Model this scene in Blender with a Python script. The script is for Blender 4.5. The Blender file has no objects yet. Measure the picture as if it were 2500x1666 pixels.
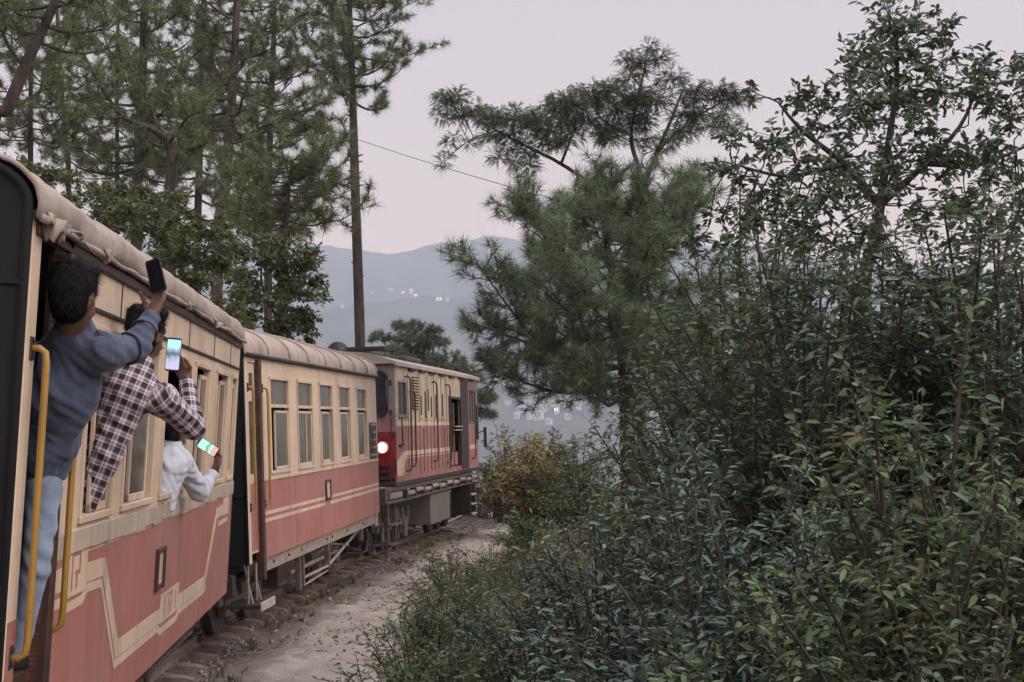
import bpy, bmesh, math, random
import numpy as np
from mathutils import Vector, Matrix, noise as mnoise

scene = bpy.context.scene
COL = scene.collection

# ------------------------------------------------------------------ camera
FPX, IW, IH, CAMZ = 3300.0, 2500.0, 1666.0, 2.40
PITCH = math.atan(208.0 / FPX)
ROLL = math.radians(0.55)
_r0 = Vector((1, 0, 0)); _u0 = Vector((0, -math.sin(PITCH), math.cos(PITCH)))
C_FWD = Vector((0, math.cos(PITCH), math.sin(PITCH)))
C_RIGHT = _r0 * math.cos(ROLL) - _u0 * math.sin(ROLL)
C_UP = _u0 * math.cos(ROLL) + _r0 * math.sin(ROLL)
cam_data = bpy.data.cameras.new('camera')
cam_data.sensor_width = 36.0
cam_data.lens = 36.0 * FPX / IW
cam_data.clip_start = 0.05
cam_data.clip_end = 20000.0
cam = bpy.data.objects.new('camera', cam_data)
COL.objects.link(cam)
cam.matrix_world = Matrix(((C_RIGHT.x, C_UP.x, -C_FWD.x, 0), (C_RIGHT.y, C_UP.y, -C_FWD.y, 0),
                           (C_RIGHT.z, C_UP.z, -C_FWD.z, CAMZ), (0, 0, 0, 1)))
scene.camera = cam

# ------------------------------------------------------------------ sky and sun (dusk, the sun just gone)
SUN_EL, SUN_AZ = math.radians(34), math.radians(118)      # azimuth clockwise from the view direction (+Y)
world = bpy.data.worlds.new('World'); scene.world = world; world.use_nodes = True
wn, wl = world.node_tree.nodes, world.node_tree.links
for n in list(wn): wn.remove(n)
w_out = wn.new('ShaderNodeOutputWorld'); w_bg = wn.new('ShaderNodeBackground')
w_sky = wn.new('ShaderNodeTexSky'); w_sky.sky_type = 'NISHITA'; w_sky.sun_disc = False
w_sky.sun_elevation = math.radians(4); w_sky.sun_rotation = SUN_AZ
w_sky.air_density = 1.0; w_sky.dust_density = 2.0; w_sky.ozone_density = 1.5
w_tc = wn.new('ShaderNodeTexCoord'); w_sep = wn.new('ShaderNodeSeparateXYZ'); w_ramp = wn.new('ShaderNodeValToRGB')
wl.new(w_tc.outputs['Generated'], w_sep.inputs[0]); wl.new(w_sep.outputs['Z'], w_ramp.inputs[0])
els = w_ramp.color_ramp.elements
els[0].position = 0.0; els[0].color = (0.745, 0.425, 0.190, 1)
els[1].position = 1.0; els[1].color = (1.45, 1.40, 1.50, 1)
for p, c in ((0.10, (0.66, 0.42, 0.265, 1)), (0.19, (0.507, 0.394, 0.357, 1)), (0.32, (0.443, 0.380, 0.403, 1))):
    e = els.new(p); e.color = c
w_mul = wn.new('ShaderNodeVectorMath'); w_mul.operation = 'SCALE'; w_mul.inputs['Scale'].default_value = 0.02
w_add = wn.new('ShaderNodeVectorMath'); w_add.operation = 'ADD'
wl.new(w_sky.outputs[0], w_mul.inputs[0]); wl.new(w_mul.outputs[0], w_add.inputs[0]); wl.new(w_ramp.outputs[0], w_add.inputs[1])
wl.new(w_add.outputs[0], w_bg.inputs['Color']); w_bg.inputs['Strength'].default_value = 1.0
wl.new(w_bg.outputs[0], w_out.inputs['Surface'])

sun_l = bpy.data.lights.new('sun', 'SUN'); sun_l.energy = 1.5; sun_l.angle = math.radians(50); sun_l.color = (1.0, 0.91, 0.84)
sun = bpy.data.objects.new('sun', sun_l); COL.objects.link(sun)
_sd = Vector((math.cos(SUN_EL) * math.sin(SUN_AZ), math.cos(SUN_EL) * math.cos(SUN_AZ), math.sin(SUN_EL)))
sun.rotation_euler = _sd.to_track_quat('Z', 'Y').to_euler()

scene.view_settings.view_transform = 'Standard'; scene.view_settings.look = 'None'
scene.view_settings.gamma = 1.0; scene.view_settings.exposure = 0.53; scene.view_settings.use_curve_mapping = False
scene.render.engine = 'CYCLES'
scene.cycles.max_bounces = 5; scene.cycles.diffuse_bounces = 2; scene.cycles.volume_bounces = 4
scene.cycles.transparent_max_bounces = 8; scene.cycles.caustics_reflective = False; scene.cycles.caustics_refractive = False
scene.cycles.use_denoising = True
scene.cycles.use_adaptive_sampling = True; scene.cycles.adaptive_threshold = 0.03

# ------------------------------------------------------------------ helpers
rng = np.random.default_rng(7)
random.seed(7)

def at(px, py, Y):
    """photograph pixel -> world point at distance Y in front of the camera"""
    d = C_RIGHT * ((px - IW / 2) / FPX) - C_UP * ((py - IH / 2) / FPX) + C_FWD
    t = Y / d.y
    return Vector((d.x * t, Y, CAMZ + d.z * t))

def tag(o, label=None, cat=None, group=None, kind=None):
    if label: o['label'] = label
    if cat: o['category'] = cat
    if group: o['group'] = group
    if kind: o['kind'] = kind
    return o

def empty(name, mat4=None, loc=None):
    o = bpy.data.objects.new(name, None); COL.objects.link(o); o.empty_display_size = 0.1
    if mat4 is not None: o.matrix_world = mat4
    if loc is not None: o.location = loc
    return o

def link(name, me, mats=None, parent=None, smooth=False):
    if mats is not None:
        for m in (mats if isinstance(mats, (list, tuple)) else [mats]): me.materials.append(m)
    if smooth: me.polygons.foreach_set('use_smooth', np.ones(len(me.polygons), bool))
    o = bpy.data.objects.new(name, me); COL.objects.link(o)
    if parent is not None: o.parent = parent
    return o

class MB:
    """collects boxes, tubes, prisms into one mesh"""
    def __init__(s): s.v = []; s.f = []; s.m = []
    def add(s, vs, fs, mi=0):
        o = len(s.v); s.v += [tuple(v) for v in vs]; s.f += [tuple(i + o for i in f) for f in fs]; s.m += [mi] * len(fs); return s
    def box(s, x0, x1, y0, y1, z0, z1, mi=0):
        vs = [(x, y, z) for z in (z0, z1) for y in (y0, y1) for x in (x0, x1)]
        return s.add(vs, [(0, 2, 3, 1), (4, 5, 7, 6), (0, 1, 5, 4), (2, 6, 7, 3), (0, 4, 6, 2), (1, 3, 7, 5)], mi)
    def bbox(s, x0, x1, y0, y1, z0, z1, b=0.006, mi=0):
        """box with chamfered edges"""
        xs, ys, zs = (x0, x1), (y0, y1), (z0, z1)
        vs = []; idx = {}
        for k in range(2):
            for j in range(2):
                for i in range(2):
                    dx, dy, dz = (b, -b)[i], (b, -b)[j], (b, -b)[k]
                    idx[(i, j, k, 0)] = len(vs); vs.append((xs[i], ys[j] + dy, zs[k] + dz))
                    idx[(i, j, k, 1)] = len(vs); vs.append((xs[i] + dx, ys[j], zs[k] + dz))
                    idx[(i, j, k, 2)] = len(vs); vs.append((xs[i] + dx, ys[j] + dy, zs[k]))
        g = lambda i, j, k, a: idx[(i, j, k, a)]
        fs = []
        for i in range(2):
            q = [g(i, 0, 0, 0), g(i, 1, 0, 0), g(i, 1, 1, 0), g(i, 0, 1, 0)]; fs.append(q if i else q[::-1])
            q = [g(0, i, 0, 1), g(1, i, 0, 1), g(1, i, 1, 1), g(0, i, 1, 1)]; fs.append(q[::-1] if i else q)
            q = [g(0, 0, i, 2), g(1, 0, i, 2), g(1, 1, i, 2), g(0, 1, i, 2)]; fs.append(q if i else q[::-1])
        for a in range(2):
            for c in range(2):
                fs.append([g(a, c, 0, 0), g(a, c, 1, 0), g(a, c, 1, 1), g(a, c, 0, 1)])
                fs.append([g(0, a, c, 1), g(1, a, c, 1), g(1, a, c, 2), g(0, a, c, 2)])
                fs.append([g(a, 0, c, 0), g(a, 1, c, 0), g(a, 1, c, 2), g(a, 0, c, 2)])
        for i in range(2):
            for j in range(2):
                for k in range(2): fs.append([g(i, j, k, 0), g(i, j, k, 1), g(i, j, k, 2)])
        return s.add(vs, fs, mi)
    def tube(s, pts, rad, n=8, mi=0, caps=True):
        pts = [Vector(p) for p in pts]
        if not isinstance(rad, (list, tuple)): rad = [rad] * len(pts)
        rings = []; ref = None
        for i, p in enumerate(pts):
            t = (pts[min(i + 1, len(pts) - 1)] - pts[max(i - 1, 0)]).normalized()
            if ref is None:
                ref = t.orthogonal().normalized()
            ref = (ref - t * ref.dot(t)).normalized(); b = t.cross(ref)
            rings.append([p + (ref * math.cos(2 * math.pi * k / n) + b * math.sin(2 * math.pi * k / n)) * rad[i] for k in range(n)])
        vs = [v for r in rings for v in r]
        fs = [(i * n + k, i * n + (k + 1) % n, (i + 1) * n + (k + 1) % n, (i + 1) * n + k) for i in range(len(pts) - 1) for k in range(n)]
        if caps: fs += [tuple(range(n))[::-1], tuple((len(pts) - 1) * n + k for k in range(n))]
        return s.add(vs, fs, mi)
    def prism(s, poly, axis, a0, a1, mi=0):
        """2-D polygon extruded along axis 0/1/2; poly in the other two axes (in cyclic order)"""
        def mk(p, a):
            return {0: (a, p[0], p[1]), 1: (p[0], a, p[1]), 2: (p[0], p[1], a)}[axis]
        n = len(poly)
        vs = [mk(p, a0) for p in poly] + [mk(p, a1) for p in poly]
        fs = [tuple(range(n))[::-1], tuple(range(n, 2 * n))] + [(i, (i + 1) % n, n + (i + 1) % n, n + i) for i in range(n)]
        return s.add(vs, fs, mi)
    def cyl(s, c, axis, r, l, n=20, mi=0):
        d = Vector([(1, 0, 0), (0, 1, 0), (0, 0, 1)][axis]) * l / 2; c = Vector(c)
        return s.tube([c - d, c + d], r, n, mi)
    def mesh(s, name, recalc=True):
        me = bpy.data.meshes.new(name); me.from_pydata(s.v, [], s.f)
        me.polygons.foreach_set('material_index', s.m)
        if recalc:
            bm = bmesh.new(); bm.from_mesh(me); bmesh.ops.recalc_face_normals(bm, faces=bm.faces); bm.to_mesh(me); bm.free()
        me.update(); return me
    def build(s, name, mats, parent=None, smooth=False):
        return link(name, s.mesh(name), mats, parent, smooth)

def mesh_np(name, V, faces):
    """V (n,3); faces: int array (m,k) -> mesh, quickly"""
    V = np.asarray(V, np.float32); faces = np.asarray(faces, np.int32)
    me = bpy.data.meshes.new(name)
    m, k = faces.shape
    me.vertices.add(len(V)); me.vertices.foreach_set('co', V.ravel())
    me.loops.add(m * k); me.loops.foreach_set('vertex_index', faces.ravel())
    me.polygons.add(m); me.polygons.foreach_set('loop_start', np.arange(0, m * k, k, dtype=np.int32))
    me.polygons.foreach_set('loop_total', np.full(m, k, np.int32))
    me.update(calc_edges=True); me.validate()
    return me

# ------------------------------------------------------------------ materials
MATS = {}
def nodes_of(name):
    m = bpy.data.materials.new(name); m.use_nodes = True
    nt = m.node_tree; b = nt.nodes['Principled BSDF']
    MATS[name] = m
    return m, nt, b

def nz(nt, scale, coord='Object', detail=5, rough=0.6, stretch=None):
    tc = nt.nodes.new('ShaderNodeTexCoord'); t = nt.nodes.new('ShaderNodeTexNoise')
    t.inputs['Scale'].default_value = scale; t.inputs['Detail'].default_value = detail; t.inputs['Roughness'].default_value = rough
    if stretch:
        mp = nt.nodes.new('ShaderNodeMapping'); mp.inputs['Scale'].default_value = stretch
        nt.links.new(tc.outputs[coord], mp.inputs[0]); nt.links.new(mp.outputs[0], t.inputs['Vector'])
    else: nt.links.new(tc.outputs[coord], t.inputs['Vector'])
    return t

def ramp(nt, src, stops):
    r = nt.nodes.new('ShaderNodeValToRGB'); e = r.color_ramp.elements
    e[0].position, e[0].color = stops[0][0], (*stops[0][1], 1) if len(stops[0][1]) == 3 else stops[0][1]
    e[1].position, e[1].color = stops[-1][0], (*stops[-1][1], 1)
    for p, c in stops[1:-1]: x = e.new(p); x.color = (*c, 1)
    nt.links.new(src, r.inputs[0]); return r

def mixc(nt, fac, a, b):
    m = nt.nodes.new('ShaderNodeMix'); m.data_type = 'RGBA'
    for s, v in ((m.inputs[0], fac), (m.inputs[6], a), (m.inputs[7], b)):
        if hasattr(v, 'links'): nt.links.new(v, s)
        elif isinstance(v, (int, float)): s.default_value = v
        else: s.default_value = (*v, 1)
    return m.outputs[2]

def bump(nt, b, src, strength=0.3, dist=0.01):
    n = nt.nodes.new('ShaderNodeBump'); n.inputs['Strength'].default_value = strength; n.inputs['Distance'].default_value = dist
    nt.links.new(src, n.inputs['Height']); nt.links.new(n.outputs[0], b.inputs['Normal'])

def paint(name, base, dirt, rough=0.55, streak=0.5, chips=None, bscale=1.0, grime=0.55):
    """old brushed train paint: cloudy fading, vertical streaks, chips"""
    m, nt, b = nodes_of(name)
    n1 = nz(nt, 1.7, detail=6); n2 = nz(nt, 5.0, stretch=(1.6, 1.6, 0.14), detail=5); n3 = nz(nt, 38.0, detail=3)
    light = tuple(min(1, c * 1.18 + 0.02) for c in base)
    c1 = mixc(nt, ramp(nt, n1.outputs[0], [(0.35, (0, 0, 0)), (0.7, (1, 1, 1))]).outputs[0], base, light)
    f2 = ramp(nt, n2.outputs[0], [(0.48, (0, 0, 0)), (0.74, (streak, streak, streak))])
    c2 = mixc(nt, f2.outputs[0], c1, dirt)
    n5 = nz(nt, 2.6, stretch=(1.0, 1.0, 0.10), detail=6, rough=0.7); n6 = nz(nt, 0.9, detail=7, rough=0.72)
    f5 = ramp(nt, n5.outputs[0], [(0.56, (0, 0, 0)), (0.66, (grime * .7, grime * .7, grime * .7)), (0.72, (0, 0, 0))])
    c2 = mixc(nt, f5.outputs[0], c2, tuple(c * .38 for c in dirt))
    f6 = ramp(nt, n6.outputs[0], [(0.50, (0, 0, 0)), (0.72, (grime, grime, grime))])
    c2 = mixc(nt, f6.outputs[0], c2, tuple(.55 * c + .45 * k for c, k in zip(dirt, (.20, .16, .135))))
    if chips:
        f3 = ramp(nt, n3.outputs[0], [(0.66, (0, 0, 0)), (0.70, (0.8, 0.8, 0.8))])
        c2 = mixc(nt, f3.outputs[0], c2, chips)
    nt.links.new(c2, b.inputs['Base Color']); b.inputs['Roughness'].default_value = rough
    n4 = nz(nt, 3.0, detail=3); bump(nt, b, n4.outputs[0], 0.25 * bscale, 0.02)
    return m

def simple(name, base, rough=0.7, metal=0.0, var=0.35, scale=12.0, bstr=0.3, bdist=0.006):
    m, nt, b = nodes_of(name)
    n1 = nz(nt, scale, detail=5)
    dk = tuple(c * (1 - var) for c in base); lt = tuple(min(1, c * (1 + var)) for c in base)
    r = ramp(nt, n1.outputs[0], [(0.3, dk), (0.7, lt)])
    nt.links.new(r.outputs[0], b.inputs['Base Color']); b.inputs['Roughness'].default_value = rough; b.inputs['Metallic'].default_value = metal
    bump(nt, b, n1.outputs[0], bstr, bdist)
    return m

def emit(name, col, strength):
    m, nt, b = nodes_of(name)
    b.inputs['Base Color'].default_value = (*col, 1); b.inputs['Emission Color'].default_value = (*col, 1)
    b.inputs['Emission Strength'].default_value = strength
    return m

def leafmat(name, dark, light, trans=0.35, rough=0.5, warm=None, warmf=0.08, spec=0.3):
    """per-leaf colour from Random Per Island, with light coming through"""
    m, nt, b = nodes_of(name)
    g = nt.nodes.new('ShaderNodeNewGeometry'); r = ramp(nt, g.outputs['Random Per Island'],
        [(0.0, dark), (0.85, light), (1.0, light)] if warm is None else [(0.0, dark), (1 - warmf - 0.02, light), (1 - warmf + 0.02, warm), (1.0, warm)])
    n1 = nz(nt, 0.9, detail=2)
    v = ramp(nt, n1.outputs[0], [(0.3, (0.75, 0.75, 0.75)), (0.7, (1.2, 1.2, 1.2))])
    mm = nt.nodes.new('ShaderNodeMix'); mm.data_type = 'RGBA'; mm.blend_type = 'MULTIPLY'; mm.inputs[0].default_value = 1
    nt.links.new(r.outputs[0], mm.inputs[6]); nt.links.new(v.outputs[0], mm.inputs[7])
    nt.links.new(mm.outputs[2], b.inputs['Base Color']); b.inputs['Roughness'].default_value = rough
    b.inputs['Specular IOR Level'].default_value = spec
    tr = nt.nodes.new('ShaderNodeBsdfTranslucent'); nt.links.new(mm.outputs[2], tr.inputs['Color'])
    ms = nt.nodes.new('ShaderNodeMixShader'); ms.inputs[0].default_value = trans
    out = nt.nodes['Material Output']
    nt.links.new(b.outputs[0], ms.inputs[1]); nt.links.new(tr.outputs[0], ms.inputs[2]); nt.links.new(ms.outputs[0], out.inputs['Surface'])
    return m

CREAM = paint('cream_paint', (0.61, 0.465, 0.34), (0.41, 0.31, 0.23), 0.5, 0.45, None)
CREAM2 = paint('pale_cream_paint', (0.58, 0.445, 0.325), (0.40, 0.30, 0.22), 0.55, 0.5, (0.34, 0.27, 0.20))
RED = paint('faded_red_paint', (0.355, 0.135, 0.108), (0.44, 0.235, 0.19), 0.5, 0.4, None)
STRIPE = paint('cream_stripe_paint', (0.58, 0.45, 0.32), (0.45, 0.28, 0.20), 0.55, 0.5, None)
LCREAM = paint('loco_cream_paint', (0.46, 0.365, 0.25), (0.19, 0.11, 0.08), 0.6, 0.95, None, grime=0.65)
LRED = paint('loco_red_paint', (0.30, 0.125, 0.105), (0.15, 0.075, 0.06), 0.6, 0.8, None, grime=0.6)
LGREY = paint('loco_grey_paint', (0.22, 0.195, 0.18), (0.12, 0.10, 0.09), 0.6, 0.6, None)
SOOT = paint('sooty_brown', (0.022, 0.017, 0.016), (0.06, 0.036, 0.030), 0.95, 0.6, None, grime=0.08)
ROOFM = paint('roof_canvas', (0.325, 0.265, 0.225), (0.19, 0.15, 0.125), 0.85, 0.6, (0.20, 0.16, 0.135), grime=0.8)
ROOFP = paint('roof_canvas_pale', (0.36, 0.285, 0.245), (0.20, 0.15, 0.13), 0.75, 0.5, None)
BLACKP = simple('black_end_paint', (0.003, 0.003, 0.004), 0.85, 0, 0.3, 6)
DARKST = simple('dark_steel', (0.035, 0.030, 0.028), 0.6, 0.0, 0.5, 14)
UNDER = simple('dusty_underframe', (0.115, 0.088, 0.074), 0.8, 0, 0.5, 9)
UNDER2 = simple('pale_underframe', (0.30, 0.24, 0.20), 0.8, 0, 0.35, 9)
RAILST = simple('rusty_rail', (0.21, 0.15, 0.115), 0.65, 0.0, 0.35, 7)
RAILTOP = simple('polished_rail_head', (0.34, 0.32, 0.31), 0.35, 0.6, 0.2, 10)
SLEEP = simple('dusty_steel_sleeper', (0.205, 0.16, 0.138), 0.75, 0, 0.4, 10)
YELLOW = paint('yellow_rail_paint', (0.31, 0.175, 0.028), (0.16, 0.085, 0.025), 0.4, 0.5, (0.12, 0.07, 0.03))
BROWN = simple('dark_brown_paint', (0.055, 0.026, 0.020), 0.55, 0, 0.4, 8)
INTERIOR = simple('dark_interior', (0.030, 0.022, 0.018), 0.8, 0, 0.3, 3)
def glassmat(name, tint, dust, alpha):
    m, nt, b = nodes_of(name)
    n1 = nz(nt, 2.3, detail=6); r = ramp(nt, n1.outputs[0], [(0.35, tint), (0.7, dust)])
    nt.links.new(r.outputs[0], b.inputs['Base Color']); b.inputs['Roughness'].default_value = 0.12
    b.inputs['Specular IOR Level'].default_value = 0.6
    tr = nt.nodes.new('ShaderNodeBsdfTransparent'); tr.inputs['Color'].default_value = (0.8, 0.82, 0.78, 1)
    ms = nt.nodes.new('ShaderNodeMixShader'); ms.inputs[0].default_value = alpha
    nt.links.new(tr.outputs[0], ms.inputs[1]); nt.links.new(b.outputs[0], ms.inputs[2]); nt.links.new(ms.outputs[0], nt.nodes['Material Output'].inputs['Surface'])
    return m
GLASS = glassmat('dusty_glass', (0.12, 0.10, 0.075), (0.19, 0.165, 0.125), 0.8)
GLASSD = glassmat('dark_cab_glass', (0.03, 0.035, 0.045), (0.07, 0.07, 0.08), 0.85)
RUBBER = simple('black_rubber', (0.012, 0.012, 0.013), 0.5)
WHITEP = simple('worn_white_paint', (0.42, 0.38, 0.35), 0.6, 0, 0.2, 12)
BELTM = paint('grimy_belt_paint', (0.44, 0.355, 0.27), (0.25, 0.19, 0.15), 0.7, 0.7, (0.20, 0.15, 0.12))

# ================================================================== the setting: ground, track, hills, haze
_RY = np.array([-40, -12, 0, 5, 10, 15, 19, 23, 27, 31, 36, 41.5, 46, 50, 54, 58, 63, 75])
_RX = np.array([3.0, -0.9, -2.25, -2.82, -3.35, -3.70, -3.66, -3.30, -2.75, -2.15, -1.50, -1.06, -0.86, -1.08, -1.9, -3.2, -5.2, -11.0])
def _slopes():
    d = np.diff(_RX) / np.diff(_RY); m = np.empty(len(_RX)); m[0], m[-1] = d[0], d[-1]; m[1:-1] = (d[:-1] + d[1:]) / 2; return m
_RM = _slopes()
def rail_x(y):
    y = np.clip(np.asarray(y, float), _RY[0], _RY[-1]); i = np.clip(np.searchsorted(_RY, y) - 1, 0, len(_RY) - 2)
    h = _RY[i + 1] - _RY[i]; t = (y - _RY[i]) / h
    return ((2 * t**3 - 3 * t**2 + 1) * _RX[i] + (t**3 - 2 * t**2 + t) * h * _RM[i] + (-2 * t**3 + 3 * t**2) * _RX[i + 1] + (t**3 - t**2) * h * _RM[i + 1])
def rail_dir(y):
    dx = float(rail_x(y + .05) - rail_x(y - .05)) / .1; v = Vector((dx, 1, 0)); v.normalize(); return v
def track_pt(y, d, z=0.0):
    """point d metres right of the right rail, abreast of it at y"""
    t = rail_dir(y); n = Vector((t.y, -t.x, 0)); return Vector((float(rail_x(y)), y, z)) + n * d

def track_pts(ys, ds, z=0.0):
    ys, ds = np.asarray(ys, float), np.asarray(ds, float)
    dx = (rail_x(ys + .05) - rail_x(ys - .05)) / .1; l = np.hypot(dx, 1.0)
    return np.stack([rail_x(ys) + ds / l, ys - ds * dx / l, np.zeros_like(ys) + z], -1)

def vnoise(x, y, s=1.0, seed=0.0):
    """cheap smooth value noise for arrays"""
    x = np.asarray(x, float) * s + seed * 17.3; y = np.asarray(y, float) * s + seed * 9.1
    xi, yi = np.floor(x), np.floor(y); fx, fy = x - xi, y - yi; fx = fx * fx * (3 - 2 * fx); fy = fy * fy * (3 - 2 * fy)
    def h(a, b): v = np.sin(a * 127.1 + b * 311.7 + seed * 3.7) * 43758.5453; return v - np.floor(v)
    return (h(xi, yi) * (1 - fx) + h(xi + 1, yi) * fx) * (1 - fy) + (h(xi, yi + 1) * (1 - fx) + h(xi + 1, yi + 1) * fx) * fy
def fbm(x, y, s=1.0, seed=0.0, o=4):
    r, a = 0, 1.0
    for k in range(o): r = r + a * (vnoise(x, y, s * 2**k, seed + k) - 0.5); a *= 0.5
    return r

def ground_z(x, y):
    x = np.asarray(x, float); y = np.asarray(y, float)
    d = x - rail_x(y); r = np.hypot(x, y)
    z = np.full(x.shape, -0.25)
    z = z + np.clip(-d - 5.0, 0, 60) * 0.16
    z = z - np.clip(d - 6.5, 0, 60) * 0.20
    z = z + np.clip(np.abs(d) - 3.0, 0, 4) / 4 * fbm(x, y, 0.35, 2) * 0.5
    far = np.clip((r - 75) / 700, 0, 1)
    z = z - 75 * far ** 0.8 + np.clip((r - 90) / 300, 0, 1) * fbm(x, y, 0.006, 5) * 40
    return z

def groundmat():
    m, nt, b = nodes_of('earth_ground')
    n1 = nz(nt, 0.8, detail=6); n2 = nz(nt, 14, detail=5)
    c = ramp(nt, n1.outputs[0], [(0.3, (0.10, 0.085, 0.06)), (0.55, (0.15, 0.125, 0.095)), (0.75, (0.085, 0.085, 0.045))])
    nt.links.new(mixc(nt, ramp(nt, n2.outputs[0], [(0.4, (0, 0, 0)), (0.7, (0.5, 0.5, 0.5))]).outputs[0], c.outputs[0], (0.06, 0.05, 0.04)), b.inputs['Base Color'])
    b.inputs['Roughness'].default_value = 0.95; bump(nt, b, n2.outputs[0], 0.5, 0.03); return m
GROUND = groundmat()
rr = np.concatenate([np.linspace(0.4, 40, 70)[:-1], np.geomspace(40, 2500, 60)])
aa = np.linspace(0, 2 * np.pi, 181)[:-1]
A_, R_ = np.meshgrid(aa, rr); gx, gy = R_ * np.sin(A_), R_ * np.cos(A_)
gv = np.stack([gx, gy, ground_z(gx, gy)], -1).reshape(-1, 3)
nr, na = R_.shape
ii, jj = np.meshgrid(np.arange(nr - 1), np.arange(na), indexing='ij'); jn = (jj + 1) % na
gf = np.stack([ii * na + jj, ii * na + jn, (ii + 1) * na + jn, (ii + 1) * na + jj], -1).reshape(-1, 4)
gv = np.vstack([gv, [[0, 0, -0.25]]])
me = mesh_np('ground', gv, gf)
o = link('ground', me, GROUND, smooth=True); tag(o, kind='structure')

# ---- far mountain across the valley
RIDGE = [(-1200, 700), (-300, 640), (300, 560), (600, 575), (815, 592), (870, 603), (950, 613), (985, 610), (1010, 604), (1040, 595), (1065, 592), (1110, 590), (1150, 578),
         (1195, 570), (1250, 577), (1320, 590), (1450, 610), (1700, 600), (2000, 640), (2500, 680), (3400, 720)]
def mountain():
    ang = np.linspace(-1.25, 1.25, 420); rad = np.concatenate([np.linspace(1450, 3200, 90), np.linspace(3230, 4200, 16)])
    px = IW / 2 + FPX * np.tan(np.clip(ang, -1.0, 1.0))
    ry = np.interp(px, [p[0] for p in RIDGE], [p[1] for p in RIDGE])
    ridge_h = (1041 - ry) / FPX / np.cos(ang) * 0 + (1041 - ry) / FPX * 3200 * np.cos(ang)
    ridge_h = ridge_h + vnoise(px, 0 * px, 0.05, 3) * 7 + vnoise(px, 0 * px, 0.16, 4) * 3.5 - 5
    Aa, Rr = np.meshgrid(ang, rad); X, Y = Rr * np.sin(Aa), Rr * np.cos(Aa)
    t = np.clip((Rr - 1450) / 1750, 0, 1)
    base = -55 + 85 * np.clip(t / 0.3, 0, 1)
    prof = np.clip((t - 0.22) / 0.78, 0, 1) ** 1.12
    spur = fbm(X, Y, 0.0023, 8, 5) * 150 * np.sin(np.pi * np.clip((t - 0.15) / 0.85, 0, 1)) ** 0.8
    Z = base * (1 - prof) + ridge_h[None, :] * prof + spur
    back = np.clip((Rr - 3200) / 1000, 0, 1); Z = Z * (1 - back) - 60 * back
    n, k = X.shape
    i, j = np.meshgrid(np.arange(n - 1), np.arange(k - 1), indexing='ij')
    f = np.stack([i * k + j, i * k + j + 1, (i + 1) * k + j + 1, (i + 1) * k + j], -1).reshape(-1, 4)
    return mesh_np('mountain', np.stack([X, Y, Z], -1).reshape(-1, 3), f), ang, rad, Z
def forestmat():
    m, nt, b = nodes_of('forested_slope')
    n1 = nz(nt, 0.012, detail=8, rough=0.7); n2 = nz(nt, 0.003, detail=4)
    c = ramp(nt, n1.outputs[0], [(0.3, (0.015, 0.022, 0.014)), (0.6, (0.05, 0.055, 0.032)), (0.75, (0.11, 0.10, 0.06))])
    nt.links.new(c.outputs[0], b.inputs['Base Color']); b.inputs['Roughness'].default_value = 1.0; b.inputs['Specular IOR Level'].default_value = 0
    return m
_mm, M_ANG, M_RAD, M_Z = mountain()
o = link('mountain', _mm, forestmat(), smooth=True); tag(o, kind='structure')
def on_mountain(px, py):
    """walk a photograph direction out until it meets the far slope"""
    d = C_RIGHT * ((px - IW / 2) / FPX) - C_UP * ((py - IH / 2) / FPX) + C_FWD
    a = math.atan2(d.x, d.y); j = int(np.clip(np.searchsorted(M_ANG, a), 1, len(M_ANG) - 1))
    h = math.hypot(d.x, d.y)
    for i in range(len(M_RAD)):
        z = CAMZ + d.z / h * M_RAD[i]
        if M_Z[i, j] >= z: return Vector((math.sin(a) * M_RAD[i], math.cos(a) * M_RAD[i], float(M_Z[i, j])))
    return None

# ---- haze: one even body of air round everything
hb = MB().box(-4300, 4300, -2600, 4300, -140, 480)
hz = hb.build('haze', None); tag(hz, 'thin evening haze filling the valley air', None, kind='stuff')
hm = bpy.data.materials.new('evening_haze'); hm.use_nodes = True; hn = hm.node_tree
hn.nodes.remove(hn.nodes['Principled BSDF']); pv = hn.nodes.new('ShaderNodeVolumePrincipled')
pv.inputs['Color'].default_value = (0.79, 0.87, 1.0, 1); pv.inputs['Density'].default_value = 0.00031; pv.inputs['Anisotropy'].default_value = 0.2
for _k in ('Density Attribute', 'Color Attribute', 'Temperature Attribute'): pv.inputs[_k].default_value = ''
hm.cycles.homogeneous_volume = True
hn.links.new(pv.outputs[0], hn.nodes['Material Output'].inputs['Volume']); hz.data.materials.append(hm)

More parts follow.
